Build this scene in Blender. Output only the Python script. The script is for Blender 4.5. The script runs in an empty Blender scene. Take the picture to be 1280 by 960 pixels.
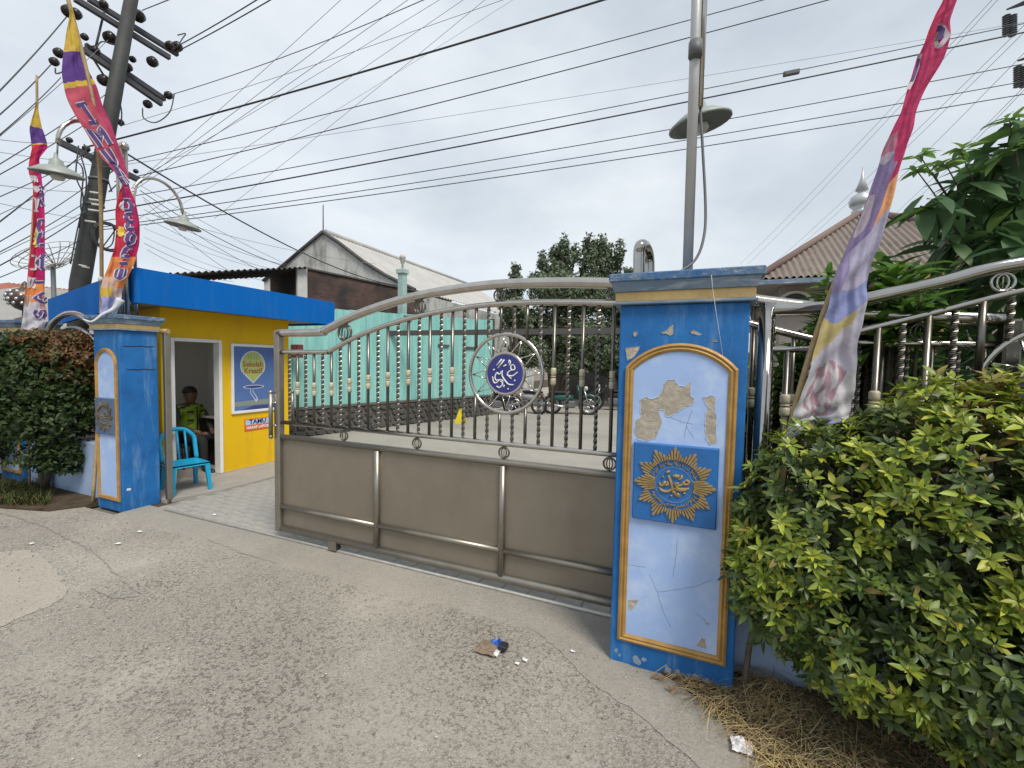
import bpy, math, random
from mathutils import Vector, Matrix, Euler
random.seed(7)
PI = math.pi
rad = math.radians
SC = bpy.context.scene
COL = SC.collection

# ------------------------------------------------------------------ camera
CAM = Vector((0, 0, 1.7))
ROT = Matrix.Rotation(rad(22.5), 3, 'Z') @ Matrix.Rotation(rad(90 - 2.82), 3, 'X') @ Matrix.Rotation(rad(1.09), 3, 'Z')
cd = bpy.data.cameras.new('camera'); cam = bpy.data.objects.new('camera', cd); COL.objects.link(cam)
cd.sensor_width = 36; cd.lens = 540 / 1280 * 36; cd.clip_start = .05; cd.clip_end = 2000
cam.matrix_world = Matrix.Translation(CAM) @ ROT.to_4x4()
SC.camera = cam

# ------------------------------------------------------------------ light
SUN = Vector((.55, -.42, .95)).normalized()
wd = bpy.data.worlds.new('World'); SC.world = wd; wd.use_nodes = True
nt = wd.node_tree; nt.nodes.clear()
def wn(t): return nt.nodes.new(t)
out = wn('ShaderNodeOutputWorld'); bg = wn('ShaderNodeBackground'); bg.inputs['Strength'].default_value = .1
sky = wn('ShaderNodeTexSky'); sky.sky_type = 'NISHITA'; sky.sun_disc = False
sky.sun_elevation = math.asin(SUN.z); sky.sun_rotation = math.atan2(SUN.x, SUN.y)
sky.air_density = 1.0; sky.dust_density = 2.0; sky.ozone_density = 1.5
tc = wn('ShaderNodeTexCoord'); mp = wn('ShaderNodeMapping'); mp.inputs['Scale'].default_value = (1, 1, 2.4)
n1 = wn('ShaderNodeTexNoise'); n1.inputs['Scale'].default_value = 1.6; n1.inputs['Detail'].default_value = 5; n1.inputs['Roughness'].default_value = .55
r1 = wn('ShaderNodeMapRange'); r1.inputs[1].default_value = .36; r1.inputs[2].default_value = .66; r1.inputs[3].default_value = .70; r1.inputs[4].default_value = 1.0
cw = wn('ShaderNodeMixRGB'); cw.inputs[1].default_value = (4.75, 5.3, 5.75, 1); cw.inputs[2].default_value = (6.45, 6.85, 7.25, 1)
n2 = wn('ShaderNodeTexNoise'); n2.inputs['Scale'].default_value = 2.2; n2.inputs['Detail'].default_value = 6; n2.inputs['Roughness'].default_value = .52
mp2 = wn('ShaderNodeMapping'); mp2.inputs['Scale'].default_value = (1, 1, 2.0); mp2.inputs['Location'].default_value = (.35, .9, .2)
r2 = wn('ShaderNodeMapRange'); r2.inputs[1].default_value = .38; r2.inputs[2].default_value = .74
mixs = wn('ShaderNodeMixRGB')
L = nt.links.new
L(tc.outputs['Generated'], mp2.inputs[0]); L(mp2.outputs[0], n2.inputs['Vector'])
gd_ = wn('ShaderNodeVectorMath'); gd_.operation = 'DOT_PRODUCT'; gd_.inputs[1].default_value = (-.85, .1, .5)
ad = wn('ShaderNodeMath'); ad.operation = 'MULTIPLY_ADD'; ad.inputs[1].default_value = .22
L(tc.outputs['Generated'], gd_.inputs[0]); L(gd_.outputs['Value'], ad.inputs[0]); L(n2.outputs['Fac'], ad.inputs[2])
L(ad.outputs[0], r2.inputs[0]); L(r2.outputs[0], cw.inputs[0]); L(cw.outputs[0], mixs.inputs[2])
L(tc.outputs['Generated'], mp.inputs[0]); L(mp.outputs[0], n1.inputs['Vector']); L(n1.outputs['Fac'], r1.inputs[0])
L(r1.outputs[0], mixs.inputs[0]); L(sky.outputs[0], mixs.inputs[1])
L(mixs.outputs[0], bg.inputs[0]); L(bg.outputs[0], out.inputs[0])
sd = bpy.data.lights.new('sun', 'SUN'); sd.energy = 2.4; sd.angle = rad(20); sd.color = (1, .95, .87)
so = bpy.data.objects.new('sun', sd); COL.objects.link(so)
so.rotation_euler = SUN.to_track_quat('Z', 'Y').to_euler()
SC.view_settings.view_transform = 'Standard'; SC.view_settings.look = 'None'
SC.view_settings.exposure = 0.45; SC.view_settings.gamma = 1

# ------------------------------------------------------------------ pixel to place (1280 x 960 photograph)
def ray(px, py): return ROT @ Vector(((px - 640) / 540, -(py - 480) / 540, -1))
def pv(px, py, v): d = ray(px, py); return CAM + d * (v / d.y)
def pu(px, py, u): d = ray(px, py); return CAM + d * (u / d.x)
def pg(px, py, z=0): d = ray(px, py); return CAM + d * ((z - 1.7) / d.z)
def pd(px, py, D): d = ray(px, py); return CAM + d * (D / math.hypot(d.x, d.y))
def pp(px, py, p0, n): d = ray(px, py); return CAM + d * ((Vector(p0) - CAM).dot(n) / d.dot(n))

# ------------------------------------------------------------------ materials
def new_mat(name):
    m = bpy.data.materials.new(name); m.use_nodes = True
    return m, m.node_tree.nodes, m.node_tree.links, m.node_tree.nodes['Principled BSDF']
def ramp(N, stops):
    r = N.new('ShaderNodeValToRGB'); e = r.color_ramp.elements
    while len(e) < len(stops): e.new(.5)
    for x, (p, c) in zip(e, stops): x.position = p; x.color = (c[0], c[1], c[2], 1)
    return r
def mat(name, c1, c2=None, scale=6, rough=.6, metal=0, bump=0, bscale=40, stretch=(1, 1, 1), c3=None, c3lo=.62, c3hi=.7, c3scale=3, detail=6, spec=.5, rvar=0, c3stretch=(1,1,1)):
    """noise mottling c1-c2, optional patches c3 of wear, optional bump"""
    m, N, K, B = new_mat(name)
    t = N.new('ShaderNodeTexCoord'); mp = N.new('ShaderNodeMapping'); mp.inputs['Scale'].default_value = stretch
    K.new(t.outputs['Object'], mp.inputs[0])
    B.inputs['Roughness'].default_value = rough; B.inputs['Metallic'].default_value = metal
    B.inputs['Specular IOR Level'].default_value = spec
    if c2 is None: c2 = tuple(x * .86 for x in c1)
    n = N.new('ShaderNodeTexNoise'); n.inputs['Scale'].default_value = scale; n.inputs['Detail'].default_value = detail; n.inputs['Roughness'].default_value = .62
    K.new(mp.outputs[0], n.inputs['Vector'])
    r = ramp(N, [(.32, c1), (.68, c2)]); K.new(n.outputs['Fac'], r.inputs[0]); colo = r.outputs[0]
    if c3:
        mp3 = N.new('ShaderNodeMapping'); mp3.inputs['Scale'].default_value = c3stretch; mp3.inputs['Location'].default_value = (3.1, 7.7, 1.9)
        K.new(t.outputs['Object'], mp3.inputs[0])
        n3 = N.new('ShaderNodeTexNoise'); n3.inputs['Scale'].default_value = c3scale; n3.inputs['Detail'].default_value = 9; n3.inputs['Roughness'].default_value = .7
        K.new(mp3.outputs[0], n3.inputs['Vector'])
        q = N.new('ShaderNodeMapRange'); q.inputs[1].default_value = c3lo; q.inputs[2].default_value = c3hi
        K.new(n3.outputs['Fac'], q.inputs[0])
        x = N.new('ShaderNodeMixRGB'); x.inputs[2].default_value = (*c3, 1)
        K.new(q.outputs[0], x.inputs[0]); K.new(colo, x.inputs[1]); colo = x.outputs[0]
    K.new(colo, B.inputs['Base Color'])
    if rvar:
        q = N.new('ShaderNodeMapRange'); q.inputs[3].default_value = rough - rvar; q.inputs[4].default_value = rough + rvar
        K.new(n.outputs['Fac'], q.inputs[0]); K.new(q.outputs[0], B.inputs['Roughness'])
    if bump:
        nb = N.new('ShaderNodeTexNoise'); nb.inputs['Scale'].default_value = bscale; nb.inputs['Detail'].default_value = 6
        K.new(mp.outputs[0], nb.inputs['Vector'])
        b = N.new('ShaderNodeBump'); b.inputs['Strength'].default_value = bump; b.inputs['Distance'].default_value = .01
        K.new(nb.outputs['Fac'], b.inputs['Height']); K.new(b.outputs[0], B.inputs['Normal'])
    return m
def tint_mat(name, rough=.5, trans=0, mul=1, spec=.4, nscale=0, bump=0, bscale=80):
    """colour comes from each piece's own colour attribute (leaf age, shade deep in the hedge, print colour)"""
    m, N, K, B = new_mat(name)
    a = N.new('ShaderNodeAttribute'); a.attribute_name = 'tint'
    col = a.outputs['Color']
    if nscale:
        t = N.new('ShaderNodeTexCoord'); n = N.new('ShaderNodeTexNoise'); n.inputs['Scale'].default_value = nscale; n.inputs['Detail'].default_value = 5
        K.new(t.outputs['Object'], n.inputs['Vector'])
        q = N.new('ShaderNodeMapRange'); q.inputs[1].default_value = .3; q.inputs[2].default_value = .7; q.inputs[3].default_value = .8; q.inputs[4].default_value = 1.1
        K.new(n.outputs['Fac'], q.inputs[0])
        x = N.new('ShaderNodeVectorMath'); x.operation = 'SCALE'; K.new(col, x.inputs[0]); K.new(q.outputs[0], x.inputs['Scale']); col = x.outputs[0]
    K.new(col, B.inputs['Base Color'])
    B.inputs['Roughness'].default_value = rough; B.inputs['Specular IOR Level'].default_value = spec
    if bump:
        t = N.new('ShaderNodeTexCoord'); nb = N.new('ShaderNodeTexNoise'); nb.inputs['Scale'].default_value = bscale
        K.new(t.outputs['Object'], nb.inputs['Vector'])
        b = N.new('ShaderNodeBump'); b.inputs['Strength'].default_value = bump; b.inputs['Distance'].default_value = .01
        K.new(nb.outputs['Fac'], b.inputs['Height']); K.new(b.outputs[0], B.inputs['Normal'])
    if trans:
        tr = N.new('ShaderNodeBsdfTranslucent'); K.new(col, tr.inputs['Color'])
        mx = N.new('ShaderNodeMixShader'); mx.inputs[0].default_value = trans
        o = N['Material Output']; K.new(B.outputs[0], mx.inputs[1]); K.new(tr.outputs[0], mx.inputs[2]); K.new(mx.outputs[0], o.inputs[0])
    return m

def concrete(name, base, dark, light, agg=1.0, rough=.9, bump=.6):
    """exposed-aggregate concrete: stones, pits and broad stains"""
    m, N, K, B = new_mat(name)
    t = N.new('ShaderNodeTexCoord'); o = t.outputs['Object']
    def noise(s, d=6, r=.6):
        n = N.new('ShaderNodeTexNoise'); n.inputs['Scale'].default_value = s; n.inputs['Detail'].default_value = d; n.inputs['Roughness'].default_value = r
        K.new(o, n.inputs['Vector']); return n.outputs['Fac']
    def mix(f, a, b, mode='MIX'):
        x = N.new('ShaderNodeMixRGB'); x.blend_type = mode
        for s, i in ((f, 0), (a, 1), (b, 2)):
            if isinstance(s, (int, float)): x.inputs[i].default_value = s
            elif isinstance(s, tuple): x.inputs[i].default_value = (*s, 1)
            else: K.new(s, x.inputs[i])
        return x.outputs[0]
    def rng(f, a, b, c=0, d=1):
        q = N.new('ShaderNodeMapRange')
        for i, v in ((1, a), (2, b), (3, c), (4, d)): q.inputs[i].default_value = v
        K.new(f, q.inputs[0]); return q.outputs[0]
    big = noise(.55, 6, .6); mid = noise(3.2, 8, .7); fine = noise(82, 5, .7); grit = noise(170, 3, .6)
    col = mix(rng(big, .36, .64), base, tuple(x * .80 for x in base))
    col = mix(rng(mid, .52, .74, 0, .6), col, light)
    col = mix(rng(noise(1.3, 9, .72), .57, .72, 0, .30), col, dark)
    v = N.new('ShaderNodeTexVoronoi'); v.inputs['Scale'].default_value = 120; K.new(o, v.inputs['Vector'])
    hs = N.new('ShaderNodeSeparateColor'); K.new(v.outputs['Color'], hs.inputs[0])
    zone = rng(noise(.9, 5, .6), .36, .60, .45, 1.0)
    st = N.new('ShaderNodeMath'); st.operation = 'MULTIPLY'; K.new(zone, st.inputs[0]); st.inputs[1].default_value = .34 * agg
    stone = mix(hs.outputs[0], tuple(x * .5 for x in base), tuple(min(1, x * 1.5) for x in base))
    col = mix(st.outputs[0], col, stone)
    pit = rng(fine, .56, .68, 0, 1)
    pm = N.new('ShaderNodeMath'); pm.operation = 'MULTIPLY'; K.new(zone, pm.inputs[0]); K.new(pit, pm.inputs[1])
    pm2 = N.new('ShaderNodeMath'); pm2.operation = 'MULTIPLY'; K.new(pm.outputs[0], pm2.inputs[0]); pm2.inputs[1].default_value = .42 * agg
    col = mix(pm2.outputs[0], col, dark)
    col = mix(rng(grit, .35, .65, 0, .25), col, tuple(x * .7 for x in base))
    pz = rng(noise(1.15, 4, .55), .38, .66, .25, 1); p1 = rng(noise(48, 5, .62), .55, .66, 0, 1)
    q1 = N.new('ShaderNodeMath'); q1.operation = 'MULTIPLY'; K.new(pz, q1.inputs[0]); K.new(p1, q1.inputs[1])
    q2 = N.new('ShaderNodeMath'); q2.operation = 'MULTIPLY'; K.new(q1.outputs[0], q2.inputs[0]); q2.inputs[1].default_value = .24 * agg
    col = mix(q2.outputs[0], col, dark)
    h = N.new('ShaderNodeMath'); h.operation = 'ADD'; K.new(fine, h.inputs[0]); K.new(rng(grit, 0, 1, 0, .5), h.inputs[1])
    K.new(col, B.inputs['Base Color']); B.inputs['Roughness'].default_value = rough; B.inputs['Specular IOR Level'].default_value = .25
    h3 = N.new('ShaderNodeMath'); h3.operation = 'SUBTRACT'; K.new(h.outputs[0], h3.inputs[0]); K.new(q1.outputs[0], h3.inputs[1]); h = h3
    h2 = N.new('ShaderNodeMath'); h2.operation = 'MULTIPLY'; K.new(h.outputs[0], h2.inputs[0]); K.new(zone, h2.inputs[1])
    b = N.new('ShaderNodeBump'); b.inputs['Strength'].default_value = bump; b.inputs['Distance'].default_value = .02
    K.new(h2.outputs[0], b.inputs['Height']); K.new(b.outputs[0], B.inputs['Normal'])
    return m

M = {}
M['road'] = concrete('road_concrete', (.43, .392, .335), (.14, .122, .10), (.54, .50, .435), agg=1.25, bump=.9)
M['patch'] = concrete('patch_concrete', (.40, .358, .302), (.18, .155, .125), (.48, .44, .38), agg=.9, bump=.4)
M['band'] = concrete('band_concrete', (.355, .325, .28), (.15, .135, .115), (.42, .385, .335), agg=.75, bump=.5)
M['yard'] = concrete('yard_concrete', (.36, .335, .295), (.2, .185, .165), (.43, .4, .36), agg=.25, bump=.15)
M['slab'] = concrete('slab_concrete', (.36, .335, .30), (.2, .18, .16), (.46, .43, .39), agg=.3, bump=.3)
M['paver'] = mat('paver', (.36, .342, .312), (.25, .237, .215), 9, .9, bump=.5, bscale=60, c3=(.44, .42, .38), c3lo=.55, c3hi=.7)
M['earth'] = mat('earth', (.10, .075, .05), (.05, .038, .026), 8, 1, bump=1, bscale=25, spec=.1)
M['far_ground'] = mat('far_ground', (.2, .18, .15), (.13, .12, .1), .3, 1)
M['blue'] = mat('blue_paint', (.018, .150, .42), (.012, .10, .30), 4.5, .62, bump=.2, bscale=26, c3=(.13, .27, .47), c3lo=.52, c3hi=.76, c3scale=5, c3stretch=(1.6, 1.6, .28), spec=.3)
M['blue_worn'] = mat('worn_blue', (.025, .11, .27), (.12, .17, .23), 11, .8, bump=.6, bscale=40, c3=(.30, .32, .33), c3lo=.53, c3hi=.64, c3scale=13, c3stretch=(1, 1, 2.5))
M['blue_plaque'] = mat('plaque_blue', (.012, .15, .44), (.02, .11, .33), 4, .5, bump=.15, bscale=30, c3=(.22, .36, .55), c3lo=.62, c3hi=.72, c3scale=8)
M['gold_dull'] = mat('tarnished_relief', (.17, .14, .09), (.10, .085, .06), 16, .7)
M['blue_dull'] = mat('faded_plaque', (.06, .12, .25), (.09, .13, .2), 8, .7)
M['greyblue'] = mat('greyblue_trim', (.17, .235, .31), (.11, .17, .25), 5, .6, bump=.2, c3=(.36, .39, .42), c3lo=.50, c3hi=.66, c3scale=9, c3stretch=(.6, 1, 3))
M['gold'] = mat('gold_paint', (.46, .27, .075), (.32, .18, .05), 12, .5, .15, bump=.15, bscale=50)
M['gold_relief'] = mat('gold_relief', (.38, .27, .11), (.24, .165, .065), 22, .5, .15, bump=.2, bscale=60)
M['gold_old'] = mat('old_gold', (.42, .30, .12), (.33, .23, .10), 8, .6, bump=.2, c3=(.32, .22, .07), c3lo=.55, c3hi=.7, c3scale=6)
M['pale'] = mat('pale_blue', (.335, .475, .775), (.31, .43, .69), 2.2, .6, bump=.10, bscale=16, c3=(.47, .58, .78), c3lo=.46, c3hi=.70, c3scale=4.5)
M['pale_wall'] = mat('pale_wall', (.36, .47, .68), (.30, .39, .56), 3, .75, bump=.2, c3=(.2, .22, .25), c3lo=.6, c3hi=.75, c3scale=3)
M['plaster'] = mat('bare_plaster', (.43, .38, .31), (.31, .275, .225), 13, .95, bump=.6, bscale=45, c3=(.50, .46, .40), c3lo=.55, c3hi=.68, c3scale=22, spec=.15)
M['worn'] = mat('rubbed_paint', (.16, .24, .33), (.28, .31, .34), 18, .9)
M['flake'] = mat('pale_flake', (.55, .64, .80), (.42, .50, .66), 30, .7)
M['flake_blue'] = mat('blue_flake', (.09, .22, .45), (.05, .15, .36), 30, .7)
M['crackdark'] = mat('crack_dirt', (.20, .18, .155), (.31, .285, .25), 30, 1)
M['crack'] = mat('crack', (.16, .19, .25), None, 9, .9)
M['steel'] = mat('stainless_steel', (.56, .525, .475), (.46, .43, .385), 9, .17, 1, rvar=.06)
M['chrome'] = mat('polished_steel', (.46, .445, .42), (.38, .365, .34), 7, .10, 1, rvar=.05)
M['galv'] = mat('matt_pole_steel', (.52, .515, .51), (.44, .435, .43), 6, .40, .35)
M['track'] = mat('worn_track', (.62, .60, .56), (.45, .43, .39), 14, .4, .25)
M['bar'] = mat('bar_steel', (.19, .175, .15), (.13, .12, .105), 12, .30, .9, rvar=.08)
M['sheet'] = mat('bronze_sheet', (.275, .238, .188), (.22, .188, .148), 2.2, .48, .5, bump=.12, bscale=3.0, c3=(.265, .235, .19), c3lo=.48, c3hi=.75, c3scale=2.6, c3stretch=(1.2, 1, .5), rvar=.1)
M['frame'] = mat('gate_frame_steel', (.34, .315, .27), (.27, .25, .21), 6, .38, .85, rvar=.08)
M['collar'] = mat('collar_cream', (.55, .50, .36), (.42, .38, .27), 20, .5, .1)
M['black'] = mat('black_plastic', (.015, .015, .016), None, 9, .5)
M['rubber'] = mat('rubber', (.02, .02, .02), None, 9, .8)
M['disc'] = mat('disc_blue', (.035, .04, .22), (.025, .03, .17), 9, .45)
M['white'] = mat('white_paint', (.78, .78, .76), (.7, .7, .68), 5, .5)
M['offwhite'] = mat('off_white', (.62, .61, .58), (.5, .49, .47), 5, .7)
M['yellow'] = mat('yellow_panel', (.76, .475, .010), (.71, .43, .009), 1.5, .6, bump=.06, bscale=5, spec=.2, c3=(.60, .36, .03), c3lo=.52, c3hi=.80, c3scale=3, c3stretch=(2, 2, .3))
M['fascia'] = mat('fascia_blue', (.003, .128, .47), (.003, .11, .41), 1.2, .8, spec=.1, c3=(.03, .13, .36), c3lo=.50, c3hi=.78, c3scale=3, c3stretch=(2.5, 2.5, .3))
M['soffit'] = mat('soffit', (.30, .28, .25), (.26, .24, .21), 4, .8)
M['inner'] = mat('room_paint', (.80, .80, .79), (.76, .76, .75), 3, .8)
M['dark'] = mat('dark_desk', (.02, .02, .024), None, 5, .5)
M['cyan'] = mat('cyan_plastic', (.01, .33, .55), (.01, .29, .50), 4, .35)
M['turq'] = mat('turquoise_paint', (.27, .58, .53), (.18, .44, .41), 3.4, .75, bump=.3, bscale=14, stretch=(2.5, 2.5, .35), c3=(.42, .60, .56), c3lo=.54, c3hi=.74, c3scale=3, c3stretch=(3, 3, .3))
M['turq_pale'] = mat('pale_turquoise', (.36, .52, .50), (.27, .41, .40), 4, .85, bump=.3, c3=(.46, .50, .48), c3lo=.5, c3hi=.66, c3scale=4)
M['rubble'] = mat('rubble_stone', (.12, .115, .105), (.05, .048, .045), 7, .95, bump=.9, bscale=18, c3=(.22, .21, .19), c3lo=.58, c3hi=.7)
M['joint'] = mat('joint_sand', (.27, .255, .225), (.17, .16, .14), 7, .95, bump=.5)
M['mortar'] = mat('mortar', (.14, .135, .125), (.08, .077, .07), 7, .95, bump=.5)
M['gable'] = mat('stained_gable', (.60, .60, .57), (.42, .42, .40), 1.2, .9, bump=.2, stretch=(1, 1, .6), c3=(.16, .16, .15), c3lo=.47, c3hi=.66, c3scale=1.6, c3stretch=(1, 1, .45))
M['asbestos'] = mat('fibre_roof', (.45, .44, .42), (.36, .35, .33), 1.5, .9)
M['darkroof'] = mat('dark_roof', (.06, .058, .055), (.10, .095, .09), 3, .9)
M['tile'] = mat('roof_tile', (.275, .228, .195), (.215, .18, .155), 4, .9, c3=(.17, .135, .115), c3lo=.55, c3hi=.75, c3scale=1.5)
M['redtile'] = mat('red_tile', (.45, .19, .13), (.36, .14, .10), 4, .85)
M['housewall'] = mat('house_wall', (.33, .29, .27), (.27, .235, .215), 2, .9)
M['rear'] = mat('rear_wall_shaded', (.12, .12, .118), (.07, .07, .068), 2, .9)
M['orange'] = mat('orange_wall', (.62, .33, .14), (.55, .28, .11), 2, .85)
M['ridge'] = mat('ridge_tile', (.20, .14, .12), None, 3, .85)
M['dome'] = mat('dull_silver', (.55, .56, .57), (.40, .41, .42), 3, .4, .5)
M['silver'] = mat('silver_dome', (.62, .63, .64), None, 5, .25, .9)
M['pole'] = mat('utility_pole', (.055, .058, .055), (.035, .037, .036), 3, .7, .2, bump=.2)
M['arm'] = mat('crossarm_steel', (.085, .09, .10), (.06, .063, .07), 5, .6, .3)
M['insul'] = mat('insulator', (.028, .02, .018), None, 5, .3)
M['cable'] = mat('cable', (.045, .046, .052), None, 5, .6)
M['cable2'] = mat('bare_cable', (.15, .15, .16), None, 5, .6)
M['hv'] = mat('hv_line', (.24, .25, .26), None, 5, .6)
M['lattice'] = mat('lattice_steel', (.14, .145, .15), None, 5, .6, .2)
M['shade'] = mat('lamp_shade', (.30, .33, .30), (.24, .27, .245), 6, .5, .1)
M['bulb'] = mat('lamp_globe', (.55, .55, .52), None, 5, .4)
M['bamboo'] = mat('bamboo', (.42, .30, .15), (.30, .21, .10), 9, .6, stretch=(1, 1, 4))
M['wood'] = mat('wood_bark', (.12, .095, .07), (.07, .055, .042), 10, .9, bump=.8, bscale=30)
M['print'] = tint_mat('banner_print', .65, trans=.25, spec=.2, nscale=14, bump=.4, bscale=24)
M['leaf'] = tint_mat('hedge_leaf', .42, trans=.28, spec=.45)
M['leaf2'] = tint_mat('tree_leaf', .5, trans=.32, spec=.35)
M['leaf3'] = tint_mat('fresh_leaf', .45, trans=.4, spec=.35)
M['straw'] = tint_mat('straw', .8, trans=.1, spec=.2)
M['white_rag'] = mat('white_rag', (.62, .63, .66), (.5, .51, .55), 12, .9, bump=.4)
M['letter'] = mat('letter_purple', (.085, .05, .20), None, 5, .7)
M['letter_edge'] = mat('letter_white', (.58, .52, .56), None, 5, .7)
M['flower'] = mat('flower_yellow', (.70, .52, .09), None, 5, .7)
M['skin'] = mat('skin', (.17, .09, .06), None, 5, .6)
M['hair'] = mat('hair', (.012, .011, .011), None, 5, .6)
M['shirt'] = mat('guard_shirt', (.06, .062, .066), (.045, .047, .05), 9, .9)
M['trouser'] = mat('guard_trouser', (.018, .018, .02), None, 9, .9)
M['hivis'] = mat('hivis_cloth', (.27, .42, .03), (.20, .32, .025), 14, .8, bump=.5, bscale=22)
M['poster'] = mat('poster_blue', (.075, .14, .37), (.10, .19, .38), 1.6, .25)
M['poster_g'] = mat('poster_green', (.38, .44, .12), (.34, .42, .14), 5, .3)
M['poster_y'] = mat('poster_olive', (.24, .28, .22), (.2, .25, .24), 6, .3)
M['poster_dk'] = mat('poster_dark', (.05, .06, .22), None, 5, .3)
M['poster_w'] = mat('poster_pale', (.55, .6, .68), None, 5, .3)
M['text_r'] = mat('text_red', (.30, .075, .03), None, 5, .4)
M['sign_b'] = mat('sign_lightblue', (.45, .60, .80), None, 5, .4)
M['sign_o'] = mat('sign_orange', (.72, .12, .02), None, 5, .4)
M['navy'] = mat('sign_navy', (.02, .03, .12), None, 5, .4)
M['cone'] = mat('floor_sign_yellow', (.80, .62, .02), None, 5, .5)
M['beam'] = mat('dark_beam', (.085, .08, .078), None, 3, .7)
M['maroon'] = mat('maroon_door', (.16, .04, .03), None, 3, .6)
M['trash_blue'] = mat('packet_blue', (.03, .11, .45), None, 20, .4)
M['trash_brown'] = mat('packet_brown', (.22, .16, .115), None, 12, .8)
M['paper'] = mat('paper', (.75, .74, .74), None, 12, .9)
M['clutter'] = mat('urn_bronze', (.10, .07, .05), (.16, .11, .08), 14, .4, .6)

# ------------------------------------------------------------------ mesh builder
class MB:
    def __init__(s): s.v = []; s.f = []; s.c = []; s.cur = None; s.sm = []
    def face(s, idx, c=None, smooth=False):
        s.f.append(tuple(idx)); s.c.append(c if c is not None else s.cur); s.sm.append(smooth)
    def add(s, verts, faces, smooth=False, c=None):
        b = len(s.v); s.v += [tuple(x) for x in verts]
        for f in faces: s.face([i + b for i in f], c, smooth)
        return s
    def box(s, x0, x1, y0, y1, z0, z1, mtx=None):
        vs = [Vector(p) for p in ((x0,y0,z0),(x1,y0,z0),(x1,y1,z0),(x0,y1,z0),(x0,y0,z1),(x1,y0,z1),(x1,y1,z1),(x0,y1,z1))]
        if mtx: vs = [mtx @ p for p in vs]
        return s.add(vs, [(3,2,1,0),(4,5,6,7),(0,1,5,4),(1,2,6,5),(2,3,7,6),(3,0,4,7)])
    def bbox(s, x0, x1, y0, y1, z0, z1, b=.004, mtx=None):
        """box with chamfered edges"""
        xs = (x0, x1); ys = (y0, y1); zs = (z0, z1); vs = []; F = []
        sg = (1, -1)
        idx = {}
        for i in (0, 1):
            for j in (0, 1):
                for k in (0, 1):
                    for a in range(3):
                        p = [xs[i] + b * sg[i], ys[j] + b * sg[j], zs[k] + b * sg[k]]
                        p[a] = (xs, ys, zs)[a][(i, j, k)[a]]
                        idx[(i, j, k, a)] = len(vs); vs.append(Vector(p))
        def order(keys):
            pts = [vs[idx[q]] for q in keys]; c = sum(pts, Vector()) / len(pts)
            ctr = Vector(((x0+x1)/2, (y0+y1)/2, (z0+z1)/2)); n = (c - ctr)
            ax = n.orthogonal().normalized(); ay = n.normalized().cross(ax)
            return sorted(keys, key=lambda q: math.atan2((vs[idx[q]] - c).dot(ay), (vs[idx[q]] - c).dot(ax)))
        for a in range(3):
            o = [q for q in range(3) if q != a]
            for sd_ in (0, 1):
                ks = []
                for p in (0, 1):
                    for q in (0, 1):
                        ijk = [0, 0, 0]; ijk[a] = sd_; ijk[o[0]] = p; ijk[o[1]] = q; ks.append((*ijk, a))
                F.append([idx[k] for k in order(ks)])
        for a in range(3):
            o = [q for q in range(3) if q != a]
            for p in (0, 1):
                for q in (0, 1):
                    ks = []
                    for r in (0, 1):
                        ijk = [0, 0, 0]; ijk[a] = r; ijk[o[0]] = p; ijk[o[1]] = q
                        ks += [(*ijk, o[0]), (*ijk, o[1])]
                    F.append([idx[k] for k in order(ks)])
        for i in (0, 1):
            for j in (0, 1):
                for k in (0, 1): F.append([idx[q] for q in order([(i, j, k, a) for a in range(3)])])
        if mtx: vs = [mtx @ p for p in vs]
        return s.add(vs, F)
    def prism(s, pts, axis, a, b):
        """polygon pts (2D) extruded along axis from a to b; axis 'y': pts are (x,z); 'z': (x,y); 'x': (y,z)"""
        n = len(pts)
        def P(p, t): return {'y': (p[0], t, p[1]), 'z': (p[0], p[1], t), 'x': (t, p[0], p[1])}[axis]
        vs = [P(p, a) for p in pts] + [P(p, b) for p in pts]
        F = [tuple(range(n)), tuple(range(2 * n - 1, n - 1, -1))] + [(i, i + n, (i + 1) % n + n, (i + 1) % n) for i in range(n)]
        return s.add(vs, F)
    def tube(s, path, r, seg=8, caps=True, closed=False, twist=0, square=False):
        path = [Vector(p) for p in path]; n = len(path)
        rs = r if isinstance(r, (list, tuple)) else [r] * n
        tang = []
        for i in range(n):
            if closed: t = path[(i + 1) % n] - path[i - 1]
            else: t = path[min(i + 1, n - 1)] - path[max(i - 1, 0)]
            tang.append(t.normalized() if t.length > 1e-9 else Vector((0, 0, 1)))
        ref = Vector((0, 0, 1)) if abs(tang[0].z) < .9 else Vector((1, 0, 0))
        u = (ref - tang[0] * ref.dot(tang[0])).normalized()
        b = len(s.v)
        for i in range(n):
            u = (u - tang[i] * u.dot(tang[i]));
            u = u.normalized() if u.length > 1e-6 else tang[i].orthogonal().normalized()
            w = tang[i].cross(u)
            for k in range(seg):
                a = 2 * PI * k / seg + twist * i + (PI / 4 if square else 0)
                s.v.append(tuple(path[i] + (u * math.cos(a) + w * math.sin(a)) * rs[i]))
        m = n if closed else n - 1
        for i in range(m):
            for k in range(seg):
                k2 = (k + 1) % seg; i2 = (i + 1) % n
                s.face((b + i*seg + k, b + i*seg + k2, b + i2*seg + k2, b + i2*seg + k), None, not square)
        if caps and not closed:
            s.face([b + k for k in range(seg)][::-1]); s.face([b + (n-1)*seg + k for k in range(seg)])
        return s
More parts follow.
